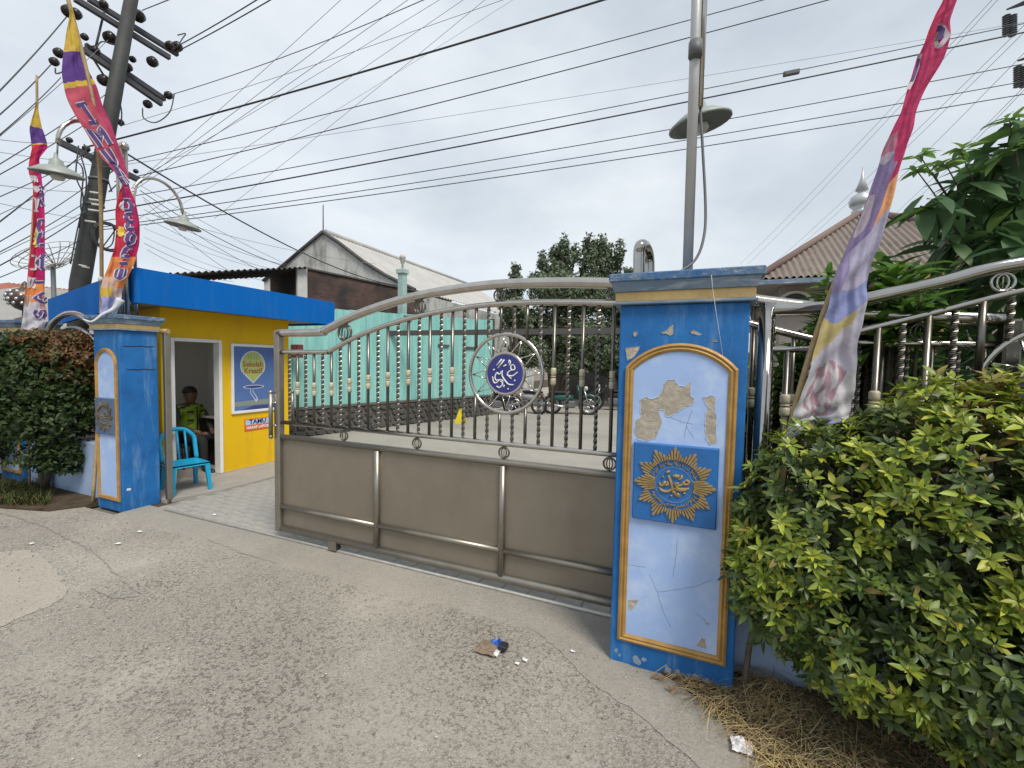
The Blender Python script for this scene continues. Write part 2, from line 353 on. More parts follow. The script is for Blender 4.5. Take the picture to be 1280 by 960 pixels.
    def lathe(s, prof, seg=16, mtx=None, smooth=True):
        """prof [(r,z)...] about local z"""
        vs = []
        for r, z in prof:
            for k in range(seg):
                a = 2 * PI * k / seg; p = Vector((r * math.cos(a), r * math.sin(a), z)); vs.append(mtx @ p if mtx else p)
        F = []
        for i in range(len(prof) - 1):
            for k in range(seg): F.append((i*seg + k, i*seg + (k+1) % seg, (i+1)*seg + (k+1) % seg, (i+1)*seg + k))
        b = len(s.v); s.add(vs, F, smooth)
        s.face([b + k for k in range(seg)][::-1]); s.face([b + (len(prof)-1)*seg + k for k in range(seg)])
        return s
    def ball(s, c, r, seg=10, rings=6):
        rr = r if isinstance(r, (tuple, list)) else (r, r, r)
        m = Matrix.Translation(Vector(c)) @ Matrix.Diagonal((*rr, 1))
        return s.lathe([(max(.001, math.sin(PI * i / rings)), -math.cos(PI * i / rings)) for i in range(rings + 1)], seg, m)
    def grid(s, fn, nu, nv, colf=None, smooth=True):
        b = len(s.v)
        for j in range(nv + 1):
            for i in range(nu + 1): s.v.append(tuple(fn(i / nu, j / nv)))
        for j in range(nv):
            for i in range(nu):
                a = b + j * (nu + 1) + i
                s.face((a, a + 1, a + nu + 2, a + nu + 1), colf((i + .5) / nu, (j + .5) / nv) if colf else None, smooth)
        return s
    def stroke(s, pts, w, frame, th=.002):
        """flat ribbon stroke with thickness; frame(x,y,h) maps 2D + height to 3D"""
        pts = [Vector(p) for p in pts]; n = len(pts); vs = []
        for i in range(n):
            t = (pts[min(i+1, n-1)] - pts[max(i-1, 0)]).normalized(); q = Vector((-t.y, t.x))
            ww = w * (1 if 0 < i < n-1 else .6)
            for sg in (1, -1):
                e = pts[i] + q * sg * ww / 2; vs.append(frame(e.x, e.y, 0)); vs.append(frame(e.x, e.y, th))
        F = []
        for i in range(n - 1):
            a = 4 * i; c = a + 4
            F += [(a+1, a+3, c+3, c+1), (a, a+1, c+1, c), (a+3, a+2, c+2, c+3)]
        F += [(0, 2, 3, 1), (4*n-4, 4*n-3, 4*n-1, 4*n-2)]
        return s.add(vs, F)
    def mesh(s, name, m, off=Vector((0, 0, 0))):
        me = bpy.data.meshes.new(name)
        me.from_pydata([(x - off.x, y - off.y, z - off.z) for x, y, z in s.v], [], s.f)
        if any(s.sm): me.polygons.foreach_set('use_smooth', s.sm)
        if any(c is not None for c in s.c):
            at = me.color_attributes.new('tint', 'FLOAT_COLOR', 'CORNER'); buf = []
            for f, c in zip(s.f, s.c):
                cc = c or (.5, .5, .5); buf += [cc[0], cc[1], cc[2], 1.0] * len(f)
            at.data.foreach_set('color', buf)
        if m: me.materials.append(M[m] if isinstance(m, str) else m)
        me.update(); return me
    def build(s, name, m, parent=None, world=True, kind=None, label=None):
        """world: vertices are given in world space and shifted to the parent's origin"""
        off = WPOS.get(parent, Vector((0, 0, 0))) if (parent and world) else Vector((0, 0, 0))
        o = bpy.data.objects.new(name, s.mesh(name, m, off)); COL.objects.link(o)
        if parent: o.parent = parent; WPOS[o] = off
        if kind: o['kind'] = kind
        if label: o['label'] = label
        return o
WPOS = {}
def thing(name, label, cat, loc=(0, 0, 0), rz=0, group=None):
    o = bpy.data.objects.new(name, None); COL.objects.link(o); o.location = loc; o.rotation_euler = (0, 0, rz)
    o.empty_display_size = .1; WPOS[o] = Vector(loc) if not rz else Vector((0, 0, 0))
    return tag(o, label, cat, group)
def tag(o, label=None, cat=None, group=None, kind=None):
    if label: o['label'] = label
    if cat: o['category'] = cat
    if group: o['group'] = group
    if kind: o['kind'] = kind
    return o
def solo(mb, name, m, label, cat, group=None, kind=None, org=None):
    """a thing that is one mesh; its origin sits at its base"""
    if org is None:
        xs, ys, zs = zip(*mb.v); org = Vector(((min(xs)+max(xs))/2, (min(ys)+max(ys))/2, min(zs)))
    o = bpy.data.objects.new(name, mb.mesh(name, m, Vector(org))); COL.objects.link(o); o.location = org
    return tag(o, label, cat, group, kind)
def struct(mb, name, m): 
    o = mb.build(name, m); o['kind'] = 'structure'; return o
def piece(name, me, parent, loc=(0,0,0), rot=None, scale=None, label=None):
    """object sharing mesh data, local to the parent's origin"""
    o = bpy.data.objects.new(name, me); COL.objects.link(o); o.parent = parent; o.location = loc
    if rot is not None: o.rotation_euler = rot
    if scale is not None: o.scale = scale
    if label: o['label'] = label
    return o
def copy_tree(o, parent=None):
    c = o.copy(); COL.objects.link(c); c.parent = parent
    if parent: c.matrix_parent_inverse = o.matrix_parent_inverse
    for ch in list(o.children): copy_tree(ch, c)
    return c
def text_geo(txt, size, extrude=.001, align='CENTER', bold=0):
    cu = bpy.data.curves.new('tmp', 'FONT'); cu.body = txt; cu.size = size; cu.extrude = extrude; cu.align_x = align; cu.align_y = 'CENTER'; cu.offset = bold; cu.resolution_u = 2
    o = bpy.data.objects.new('tmp', cu); COL.objects.link(o)
    dg = bpy.context.evaluated_depsgraph_get(); dg.update(); me = bpy.data.meshes.new_from_object(o.evaluated_get(dg))
    vs = [v.co.copy() for v in me.vertices]; fs = [tuple(p.vertices) for p in me.polygons]
    bpy.data.objects.remove(o); bpy.data.curves.remove(cu); bpy.data.meshes.remove(me)
    return vs, fs
def lerp(a, b, t): return a + (b - a) * t
def interp(tab, x):
    if x <= tab[0][0]: return tab[0][1]
    for (a, p), (b, q) in zip(tab, tab[1:]):
        if x <= b:
            t = (x - a) / (b - a)
            return tuple(lerp(i, j, t) for i, j in zip(p, q)) if isinstance(p, tuple) else lerp(p, q, t)
    return tab[-1][1]
def smooth_path(pts, n=8):
    """Catmull-Rom through 3D points"""
    P = [Vector(p) for p in pts]; P = [P[0] * 2 - P[1]] + P + [P[-1] * 2 - P[-2]]; o = []
    for i in range(1, len(P) - 2):
        for k in range(n):
            t = k / n; a, b, c, d = P[i-1], P[i], P[i+1], P[i+2]
            o.append(.5 * ((2*b) + (c - a)*t + (2*a - 5*b + 4*c - d)*t*t + (3*b - a - 3*c + d)*t**3))
    o.append(P[-2]); return o

# ------------------------------------------------------------------ ground
TRV = 2.87
struct(MB().box(-300, 300, -200, 400, -.6, -.05), 'ground', 'far_ground')
def wob(x, y): return .006 * math.sin(x * 1.7 + y * .9) + .005 * math.sin(y * 2.3 - x * .8)
struct(MB().grid(lambda a, b: (lerp(-16, 6, a), lerp(-7, 2.58, b), wob(lerp(-16, 6, a), lerp(-7, 2.58, b)) * (1 - b) - .008), 110, 60), 'road', 'road')
rg = random.Random(77); rag = [0]
for _ in range(260): rag.append(rag[-1] * .86 + rg.uniform(-.02, .02))
struct(MB().grid(lambda a, b: (lerp(-5.64, -.36, a), lerp(2.44 + rag[min(260, int(a * 260))] + .03 * math.sin(a * 9), 2.90, b), -.0135 + .017 * min(1, b * 2.2)), 260, 10), 'concrete_threshold', 'band')
pt = [pg(0, 690), pg(35, 686), pg(62, 700), pg(80, 722), pg(84, 742), pg(60, 757), pg(20, 775), pg(-60, 805), pg(-200, 760), pg(-120, 690)]
pr2 = []
for a, b in zip(pt, pt[1:] + pt[:1]):
    m_ = max(1, int((b - a).length / .05))
    for k in range(m_):
        q = a.lerp(b, k / m_); pr2.append((q.x + rg.uniform(-.018, .018), q.y + rg.uniform(-.018, .018), -.0045))
struct(MB().add(pr2, [tuple(range(len(pr2)))]), 'concrete_patch', 'patch')
# yard behind the gate
struct(MB().box(-14, 14, 2.9, 60, -.04, -.018), 'yard_base', 'earth')
struct(MB().box(-9.5, 14, 4.42, 40, -.018, 0.004), 'yard', 'yard')
# pavers between the track and the yard, laid in running bond
pvm = [MB().bbox(-.098, .098, -.048, .048, -.022, 0, .006).mesh('paver', 'paver') for _ in range(1)]
pav = bpy.data.objects.new('paving', MB().box(-5.5, 1.5, 2.895, 4.42, -.0178, -.0045).mesh('paving', 'joint')); COL.objects.link(pav); pav['kind'] = 'structure'
rest = MB(); npv = 0
for j in range(15):
    for i in range(36):
        x = -5.40 + i * .202 + (.101 if j % 2 else 0); y = 2.955 + j * .1
        if x > 1.45: continue
        vis = (x < -3.4) or (j < 4 and x < -.3)
        z = random.uniform(-.004, .003); rz = random.uniform(-.03, .03)
        if vis and npv < 295:
            piece('paver', pvm[0], pav, (x, y, z), (random.uniform(-.015, .015), random.uniform(-.015, .015), rz)); npv += 1
        else: rest.box(x - .098, x + .098, y - .048, y + .048, -.02, z)
rest.build('paver_field', 'paver', pav, kind='stuff')
# gate track
solo(MB().tube([(-5.3, TRV, .014), (-.2, TRV, .014), (2.5, TRV, .014)], .011, 8), 'gate_track', 'track', 'thin round steel rail laid on the ground for the sliding gate', 'gate track')
# planting beds
bed = [(-.10, 2.47), (.03, 2.40), (.12, 2.31), (.27, 2.17), (.37, 2.03), (.50, 1.75), (.8, 1.2), (3.4, .6), (3.4, 2.66), (.27, 2.66), (.27, 2.47)]
struct(MB().prism(bed, 'z', -.03, .012), 'planting_bed', 'earth')
bedl = [(-6.22, 2.60), (-6.38, 2.34), (-6.9, 2.19), (-7.6, 2.05), (-9.5, 1.9), (-12, 1.9), (-12, 3.1), (-6.22, 3.1)]
o = struct(MB().prism(bedl, 'z', -.03, .016), 'planting_bed', 'earth')
sm_ = [(640, 752), (762, 785), (790, 835), (850, 850), (885, 880), (925, 915), (965, 960), (1010, 1010), (905, 1010), (880, 965), (845, 930), (790, 885), (735, 850), (700, 812), (660, 782)]
q_ = [pg(*p) for p in sm_]; pr3 = []
for a, b in zip(q_, q_[1:] + q_[:1]):
    m_ = max(1, int((b - a).length / .03))
    for k in range(m_): c = a.lerp(b, k / m_); pr3.append((c.x + rg.uniform(-.012, .012), c.y + rg.uniform(-.012, .012), -.0042))
struct(MB().add(pr3, [tuple(range(len(pr3)))[::-1]]), 'smooth_concrete_patch', 'band')
# cracks and seams in the concrete
ck = MB(); rgc = random.Random(19)
def crack_line(pix, w, jit=.012):
    pts = []; q = [pg(*p) for p in pix]
    for a, b in zip(q, q[1:]):
        m_ = max(2, int((b - a).length / .05))
        for k in range(m_): p = a.lerp(b, k / m_); pts.append((p.x + rgc.uniform(-jit, jit), p.y + rgc.uniform(-jit, jit)))
    ck.stroke(pts, w, lambda x, y, h: (x, y, h - .0018), .0012)
crack_line([(188, 652), (235, 663), (300, 690), (352, 705)], .008); crack_line([(0, 640), (60, 660), (118, 690), (150, 722), (180, 745)], .006); crack_line([(110, 735), (150, 748), (190, 742)], .006)
ck.build('road_cracks', 'crackdark', None, kind='structure')
# loose grit and chips on the road
g = MB()
for i in range(3200):
    a = random.random() ** .8; x = random.uniform(-5.5, .2); y = random.uniform(.6, 2.55)
    if x > -.15 and y > 1.4 + .0: continue
    r = random.choice((.0025, .003, .004, .004, .006)) * random.uniform(.7, 1.3)
    t = random.uniform(0, PI); k = random.uniform(.55, 1.5); c = random.choice(((.42, .39, .34), (.30, .27, .23), (.18, .16, .14), (.5, .47, .42)))
    vs = [(x + r*math.cos(t), y + r*math.sin(t), .0), (x - r*k*math.sin(t), y + r*k*math.cos(t), .0), (x - r*math.cos(t), y - r*math.sin(t), .0), (x + r*k*math.sin(t), y - r*k*math.cos(t), .0), (x, y, r * .8)]
    g.add(vs, [(0,1,4), (1,2,4), (2,3,4), (3,0,4)], c=c)
o = solo(g, 'gravel', 'straw', 'fine loose grit and stone chips scattered over the concrete drive', 'gravel', kind='stuff', org=(-2.5, 1.5, 0))

# ------------------------------------------------------------------ pillars
def arc_pts(u0, u1, z0, zp, n=14):
    c = (u1 - u0); h = zp - z0; R = (c * c / 4 + h * h) / (2 * h); cu = (u0 + u1) / 2; cz = zp - R; a = math.asin(c / 2 / R)
    return [(cu + R * math.sin(lerp(-a, a, i / n)), cz + R * math.cos(lerp(-a, a, i / n))) for i in range(n + 1)]
def sweep_frame(mb, outline, v, prof):
    """moulding profile [(inset, proud)] swept round a closed outline in the u-z plane (front faces -v)"""
    n = len(outline); P = [Vector(p) for p in outline]
    ctr = sum(P, Vector((0, 0))) / n; rings = []
    for i in range(n):
        a = (P[i] - P[i-1]).normalized(); b = (P[(i+1) % n] - P[i]).normalized()
        na = Vector((-a.y, a.x)); nb = Vector((-b.y, b.x)); m = (na + nb).normalized(); k = 1 / max(.5, m.dot(na))
        if (ctr - P[i]).dot(m) < 0: m = -m
        rings.append([(P[i].x + m.x * d * k, v - h, P[i].y + m.y * d * k) for d, h in prof])
    q = len(prof); vs = [p for r in rings for p in r]
    mb.add(vs, [(i*q + k, i*q + k + 1, ((i+1) % n)*q + k + 1, ((i+1) % n)*q + k) for i in range(n) for k in range(q - 1)])
def strokes_arabic(px, cx, cy, sc):
    o = []
    for st in px:
        q = [((x - cx) * sc, -(y - cy) * sc) for x, y in st]
        o.append([(p.x, p.y) for p in smooth_path([(a, b, 0) for a, b in q], 5)] if len(q) > 2 else q)
    return o
ARAB = [[(560,432),(582,418),(600,432),(590,455),(562,462),(545,448),(560,432)], [(552,458),(515,478),(480,492),(505,515),(560,508),(604,498)], [(480,492),(470,470),(505,452)],
    [(604,500),(560,522),(505,528),(455,515)], [(412,385),(404,398),(428,455),(446,530),(474,575),(520,602)], [(520,602),(500,570),(478,578)],
    [(310,468),(330,502),(352,490),(368,458),(372,488),(402,482),(388,448)], [(312,520),(340,552),(392,558),(428,535),(440,500)], [(448,374),(456,394),(470,376),(480,396),(494,376),(504,392)],
    [(532,368),(526,398),(500,420)], [(378,362),(412,338)], [(346,410),(354,402)], [(434,588),(436,606)], [(556,560),(568,545)], [(480,560),(440,548)]]
ARAB2 = [[(365,410),(420,350)], [(380,435),(445,355)], [(435,418),(465,402)], [(487,388),(494,360),(506,384),(492,408)], [(540,398),(512,412),(518,448),(552,440),(545,405)],
    [(520,450),(488,468),(480,498),(532,502),(578,468)], [(428,455),(424,500),(452,545),(492,582),(542,586)], [(480,498),(520,530)], [(418,462),(398,492),(370,480),(352,520),(366,548),(412,540)],
    [(326,515),(340,568),(366,572),(400,545)], [(368,604),(402,616),(432,580),(408,552)], [(440,612),(450,590)], [(330,456),(346,446)], [(550,540),(556,552)], [(484,622),(492,630)], [(420,540),(440,560)]]

def make_pillar(name, label, u0, u1, v0, v1, zt, pb, pt_, detailed, tilt=0.0):
    root = thing(name, label, 'pillar', ((u0+u1)/2, (v0+v1)/2, 0), group='blue gate pillars')
    MB().bbox(u0, u1, v0, v1, -.02, zt - .165, .007).build('shaft', 'blue', root)
    c = MB(); c.bbox(u0 - .035, u1 + .03, v0 - .035, v1 + .03, zt - .165, zt - .150, .003); c.build('ledge', 'greyblue', root)
    MB().bbox(u0 - .024, u1 + .02, v0 - .024, v1 + .02, zt - .150, zt - .095, .003).build('gold_band', 'gold_old', root)
    cv = MB()
    a = (u0 - .030, u1 + .025, v0 - .030, v1 + .025); b = (u0 - .048, u1 + .042, v0 - .048, v1 + .042)
    z0, z1 = zt - .095, zt - .045
    cv.add([(a[0],a[2],z0),(a[1],a[2],z0),(a[1],a[3],z0),(a[0],a[3],z0),(b[0],b[2],z1),(b[1],b[2],z1),(b[1],b[3],z1),(b[0],b[3],z1)], [(3,2,1,0),(4,5,6,7),(0,1,5,4),(1,2,6,5),(2,3,7,6),(3,0,4,7)])
    cv.build('cornice', 'greyblue', root)
    MB().bbox(u0 - .058, u1 + .055, v0 - .058, v1 + .055, zt - .045, zt, .006).build('cap_slab', 'blue_worn', root)
    f0, f1 = u0 + .042, u1 - .042; spring, peak = pt_
    out_ = [(f0, pb), (f1, pb)] + arc_pts(f0, f1, spring, peak)[::-1]
    fr = MB(); sweep_frame(fr, out_, v0, [(0, -.004), (0, .016), (.012, .022), (.020, .014), (.030, .020), (.042, .012), (.046, -.004)]); fr.build('panel_frame', 'gold', root)
    i0, i1 = f0 + .035, f1 - .035
    ins = [(i0, pb + .035), (i1, pb + .035)] + arc_pts(i0, i1, spring + .005, peak - .035)[::-1]
    MB().prism(ins, 'y', v0 + .002, v0 - .006).build('panel', 'pale', root)
    return root
P1 = make_pillar('gate_pillar', 'blue gate pillar with peeling paint, gold arched frame and sun emblem right of the steel gate', -.378, .262, 2.468, 2.83, 2.195, .134, (1.688, 1.820), True)
P2 = make_pillar('gate_pillar', 'blue gate pillar with plain side face between the reddish shrub and the guard booth', -6.16, -5.665, 2.67, 3.03, 2.135, .10, (1.62, 1.775), False)
P3 = make_pillar('gate_pillar', 'blue gate pillar topped by a bronze urn at the far left edge', -8.62, -8.02, 2.72, 3.08, 2.13, .12, (1.62, 1.76), False)

def plaque(root, cu, cz, w, h, v, tilt, sc, mg='gold_relief', mb_='blue_plaque'):
    """tilted square plaque with a sunburst and script in relief"""
    m2 = Matrix.Rotation(tilt, 2)
    def fr(x, y, hh):
        q = m2 @ Vector((x, y)); return (cu + q.x, v - hh, cz + q.y)
    pl = MB(); T = .026
    pts = [(-w/2, -h/2), (w/2, -h/2), (w/2, h/2), (-w/2, h/2)]; e = .006
    vs = [fr(x, y, -.004) for x, y in pts] + [fr(x, y, T - e) for x, y in pts] + [fr(x * (1 - 2*e/w), y * (1 - 2*e/h), T) for x, y in pts]
    pl.add(vs, [(8,9,10,11)] + [(i + k, (i+1) % 4 + k, (i+1) % 4 + k + 4, i + k + 4) for k in (0, 4) for i in range(4)])
    p = pl.build('plaque', mb_, root)
    lens = (.207, .190, .172, .158, .172, .190)
    for k in range(72):
        a = 2 * PI * k / 72; R1 = lens[k % 6] * sc; ew = abs(math.cos(a)) > .955
        R0 = (.098 if ew else .136) * sc; wd0 = (.0042 if ew else .0056) * sc; wd1 = .0068 * sc * (1.35 if k % 6 == 0 else 1)
        ca, sa = math.cos(a), math.sin(a); 
        q = [(R0, -wd0), (R1 - .01*sc, -wd1), (R1, 0), (R1 - .01*sc, wd1), (R0, wd0)]
        def rot(r, t): return (r * ca - t * sa, r * sa + t * ca)
        vs = [fr(*rot(r, t), T - .001) for r, t in q] + [fr(*rot(r, t * .7), T + .009) for r, t in q]
        MB().add(vs, [(5,6,7,8,9)] + [(i, (i+1) % 5, (i+1) % 5 + 5, i + 5) for i in range(5)]).build('sun_ray', mg, p)
    s = MB()
    for k, st in enumerate(strokes_arabic(ARAB, 457, 480, .088 / 172 * sc * 1.0)): s.tube([fr(x, y, T + .002) for x, y in st], [.0080 * sc * (.55 + .45 * math.sin(PI * (i + .8) / (len(st) + .6))) for i in range(len(st))], 7)
    s.build('script', mg, p)
    b = MB()
    for k in range(64):
        a = 2 * PI * k / 64; r = .094 * sc
        b.stroke([(r*math.cos(a) - .0022, r*math.sin(a)), (r*math.cos(a) + .0022, r*math.sin(a))], .0038, lambda x, y, hh: fr(x, y, T - .001 + hh), .005)
    b.build('bead_ring', 'plaster', p)
    t = MB(); rnd = random.Random(3)
    for arc in ((rad(25), rad(155)), (rad(205), rad(335))):
        n = 26
        for k in range(n):
            a = lerp(arc[0], arc[1], k / (n - 1)); c = (.117 * sc * math.cos(a), .117 * sc * math.sin(a))
            pts = [(c[0] + rnd.uniform(-.009, .009), c[1] + rnd.uniform(-.013, .013)) for _ in range(3)]
            t.stroke(pts, .0056, lambda x, y, hh: fr(x, y, T - .001 + hh), .006)
            if k % 2: 
                d = (c[0] * 1.13, c[1] * 1.13); t.stroke([(d[0] - .003, d[1]), (d[0] + .003, d[1])], .004, lambda x, y, hh: fr(x, y, T - .001 + hh), .006)
    t.build('circular_script', mg, p)
    return p
plaque(P1, -.064, 1.065, .425, .425, 2.465, rad(0), 1.0)
plaque(P2, -5.925, 1.03, .36, .40, 2.667, 0, .85, 'gold_dull', 'blue_dull')

# wear on the near pillar
def zp(pts, ox, oy, s): return [(ox + x / s, oy + y / s) for x, y in pts]
def patch_obj(pix, v, th=.0012):
    q = [pv(x, y, v) for x, y in pix]
    n = len(q)
    # subdivide with slight raggedness so that the torn edge is not straight
    pts = []
    for i in range(n):
        a, b = q[i], q[(i+1) % n]; m = max(1, int((b - a).length / .012))
        for k in range(m):
            p = a.lerp(b, k / m)
            if k: p = p + Vector((random.uniform(-.002, .002), 0, random.uniform(-.002, .002)))
            pts.append((p.x, p.z))
    pb_ = MB().prism(pts, 'y', v, v - th).build('peeled_patch', 'plaster', P1)
    rim = MB(); n = len(pts); k = 0
    while k < n:
        L_ = random.randint(3, 9); seg = [pts[(k + i) % n] for i in range(L_ + 1)]
        if random.random() < .72: rim.tube([(x, v - th - random.uniform(0, .0012), z) for x, z in seg], [.0005] + [random.uniform(.0010, .0021) for _ in range(L_ - 1)] + [.0005], 5)
        k += L_
    if rim.v: rim.build('paint_edge', 'flake' if v < 2.466 else 'flake_blue', pb_)
VP, VB = 2.4625, 2.4685
for pix, v in ((zp([(375,620),(415,618),(430,645),(465,655),(493,630),(492,700),(512,715),(505,740),(440,770),(385,805),(368,800),(360,770),(332,770),(350,830),(320,910),(270,925),(225,915),(212,870),(220,820),(245,805),(240,720),(260,705),(300,715),(330,705),(350,680),(355,650)], 740, 320, 4), VP),
               (zp([(555,708),(600,695),(622,715),(612,760),(622,800),(620,870),(622,935),(590,945),(570,910),(565,830),(570,780),(582,760),(565,735)], 740, 320, 4), VP),
               (zp([(165,460),(240,450),(235,470),(205,510),(175,525)], 740, 320, 4), VB), (zp([(345,380),(370,370),(400,345),(412,340),(405,360),(410,390),(390,400),(375,390),(345,388)], 740, 320, 4), VB),
               (zp([(487,378),(510,367),(550,390),(540,397),(500,390)], 740, 320, 4), VB), (zp([(207,380),(222,375),(230,385),(215,408),(205,395)], 740, 320, 4), VB), (zp([(592,420),(635,420),(625,430),(600,428)], 740, 320, 4), VB),
               (zp([(136,630),(175,630),(165,650),(145,670),(136,665)], 740, 540, 3), VP), (zp([(390,800),(410,770),(425,775),(428,812),(400,808)], 740, 540, 3), VP), (zp([(420,705),(442,720),(430,722)], 740, 540, 3), VP)):
    patch_obj(pix, v)
for k in range(16):
    u = random.uniform(-.36, .24); z = random.uniform(.01, .09) * random.random() ** .5; r_ = random.uniform(.006, .02)
    pts = [(u + r_ * math.cos(2*PI*i/7) * random.uniform(.6, 1.3), z + r_ * 1.5 * math.sin(2*PI*i/7) * random.uniform(.5, 1.2)) for i in range(7)]
    MB().prism(pts, 'y', VB + .01, VB - .001 - k * .00012).build('worn_patch', 'worn', P1)
cr = MB()
for pix in (zp([(320,400),(315,470),(300,560)],740,540,3), zp([(245,600),(330,590),(400,575),(465,548)],740,540,3), zp([(215,535),(228,560),(245,600),(265,670),(280,700),(300,740)],740,540,3), zp([(136,497),(215,510)],740,540,3),
            zp([(390,680),(430,710)],740,540,3), zp([(385,805),(450,830),(520,845)],740,320,4), zp([(470,850),(520,930)],740,320,4), zp([(500,770),(475,840),(455,930)],740,320,4)):
    pts = []
    for (a, b) in zip(pix, pix[1:]):
        for k in range(6):
            t = k / 6; pts.append((lerp(a[0], b[0], t) + random.uniform(-.4, .4), lerp(a[1], b[1], t) + random.uniform(-.4, .4)))
    q = [pv(x, y, VP) for x, y in pts]
    cr.stroke([(p.x, p.z) for p in q], .0022, lambda x, y, h: (x, VP - h, y), .0008)
cr.build('crack', 'crack', P1)
st = [pv(740 + x/4, 320 + y/4, 2.405 if i < 1 else 2.43) for i, (x, y) in enumerate([(597,95),(603,160),(612,225),(655,500)])]
solo(MB().tube(st, .0012, 4), 'string', 'white', 'thin white string dangling down the front of the peeling blue pillar', 'string')
# horizontal cracks on the plain side of the left pillar, chips at its foot
cr = MB()
for z, a, b in ((1.80, 2.70, 3.0), (1.545, 2.73, 3.0)):
    cr.stroke([(lerp(a, b, k/8), z + random.uniform(-.006, .006)) for k in range(9)], .012, lambda x, y, h: (-5.6648 + h, x, y), .001)
cr.build('crack', 'dark', P2)
MB().add([(-5.664, 2.70, .22), (-5.664, 2.74, .215), (-5.664, 2.745, .235), (-5.664, 2.71, .245)], [(0,1,2,3)]).build('peeled_patch', 'paper', P2)

# ------------------------------------------------------------------ ornamental steel work (gate and fence share it)
def ring_path(cu, v, cz, R, n=28): return [(cu + R*math.cos(2*PI*k/n), v, cz + R*math.sin(2*PI*k/n)) for k in range(n)]
def ornament(root, cu, v, cz, R, m='bar'):
    o = MB().tube(ring_path(cu, v, cz, R, 20), R * .17, 6, closed=True).build('ring_ornament', m, root)
    l = MB()
    for sg in (1, -1): l.tube([(cu + sg*R*.5*math.sin(PI*k/8), v, cz + R*.85*math.cos(PI*k/8)) for k in range(9)], R*.12, 5)
    l.tube([(cu, v, cz - R*.9), (cu, v, cz + R*.9)], R*.08, 4)
    l.build('ring_leaf', m, o)
def twisted(u, v, z0, z1, r=.0135):
    n = max(2, int((z1 - z0) / .0105)); return MB().tube([(u, v, lerp(z0, z1, k/n)) for k in range(n+1)], r, 4, twist=PI/8, square=True)
def collar(root, u, v, z, s=1.0):
    b = MB(); r = .019 * s
    for z0, z1 in ((.008, .060), (-.060, -.008)):
        b.lathe([(r*.78, z0), (r*1.08, z0 + .012), (r*1.02, (z0+z1)/2), (r*1.08, z1 - .010), (r*.76, z1)] if True else [], 8, Matrix.Translation((u, v, z)))
    b.lathe([(r*1.0, -.005), (r*1.0, .005)], 8, Matrix.Translation((u, v, z)))
    return b.build('collar', 'collar', root)
def medallion(root, cu, v, cz, R, m='steel'):
    o = MB().tube(ring_path(cu, v, cz, R, 48), .0135, 8, closed=True).build('medallion_ring', m, root)
    r0 = R * .555
    for k in range(12):
        a = 2*PI*(k + .0)/12 + rad(3); tip = (cu + (R - .02)*math.cos(a), v, cz + (R - .02)*math.sin(a)); b = MB()
        for s in (1, -1):
            b2 = a + s * rad(11.5); b.tube([(cu + r0*math.cos(b2), v, cz + r0*math.sin(b2)), tip], .0048, 5)
        b.build('star_ray', m, root)
    d = MB().lathe([(r0*.02, -.012), (r0*.9, -.012), (r0*.9, .010), (r0*.02, .010)], 40, Matrix.Translation((cu, v, cz)) @ Matrix.Rotation(PI/2, 4, 'X'), smooth=False).build('medallion_disc', 'disc', root)
    MB().tube(ring_path(cu, v, cz, r0*.93, 40), .013, 8, closed=True).build('disc_rim', m, root)
    s = MB()
    for st in strokes_arabic(ARAB2, 450, 485, r0 * .93 / 190): s.tube([(cu + x, v - .012, cz + y) for x, y in st], [.0058 * (.6 + .4 * math.sin(PI * (i + .8) / (len(st) + .6))) for i in range(len(st))], 6)
    s.build('script', 'white', d)

GV = TRV
top = [(-3.56, 1.93), (-3.02, 1.935), (-2.95, 1.955), (-2.577, 2.085), (-2.095, 2.195), (-1.592, 2.25), (-1.143, 2.262), (-.5, 2.228), (.0, 2.16), (.31, 2.09), (.586, 2.04), (.75, 2.012), (.934, 1.985), (1.40, 1.955)]
low = [(-3.56, 1.758), (-2.976, 1.762), (-2.90, 1.775), (-2.577, 1.905), (-2.171, 2.015), (-1.728, 2.09), (-1.201, 2.125), (-.494, 2.10), (.0, 2.035), (.315, 1.95), (.632, 1.86), (.75, 1.845), (1.40, 1.83)]
gate = thing('sliding_gate', 'wide stainless steel sliding gate with brown lower panels, arched top and blue round medallion', 'gate', (-1.2, GV, 0))
def sm2(tab, n=5): return [(p.x, p.z) for p in smooth_path([(a, 0, b) for a, b in tab], n)]
tp, lp = sm2(top), sm2(low)
MB().tube([(max(u, -3.525), GV, z) for u, z in tp], .036, 14).build('top_rail', 'steel', gate)
MB().tube([(max(u, -3.52), GV, z) for u, z in lp], .0215, 10).build('arched_rail', 'steel', gate)
MB().tube([(-3.51, GV, 1.108), (1.40, GV, 1.108)], .019, 10).build('baluster_rail', 'steel', gate)
MB().tube([(-3.51, GV, .972), (1.40, GV, .972)], .026, 10).build('middle_rail', 'frame', gate)
MB().tube([(-3.51, GV, .110), (1.40, GV, .110)], .032, 12).build('bottom_rail', 'frame', gate)
for u in (-3.528, 1.42): MB().bbox(u - .034, u + .034, GV - .034, GV + .034, .08, 1.955, .010).build('end_post', 'frame' if u < 0 else 'bar', gate)
CU, CZ, CR = -1.243, 1.62, .285
i = 0; u = -3.395
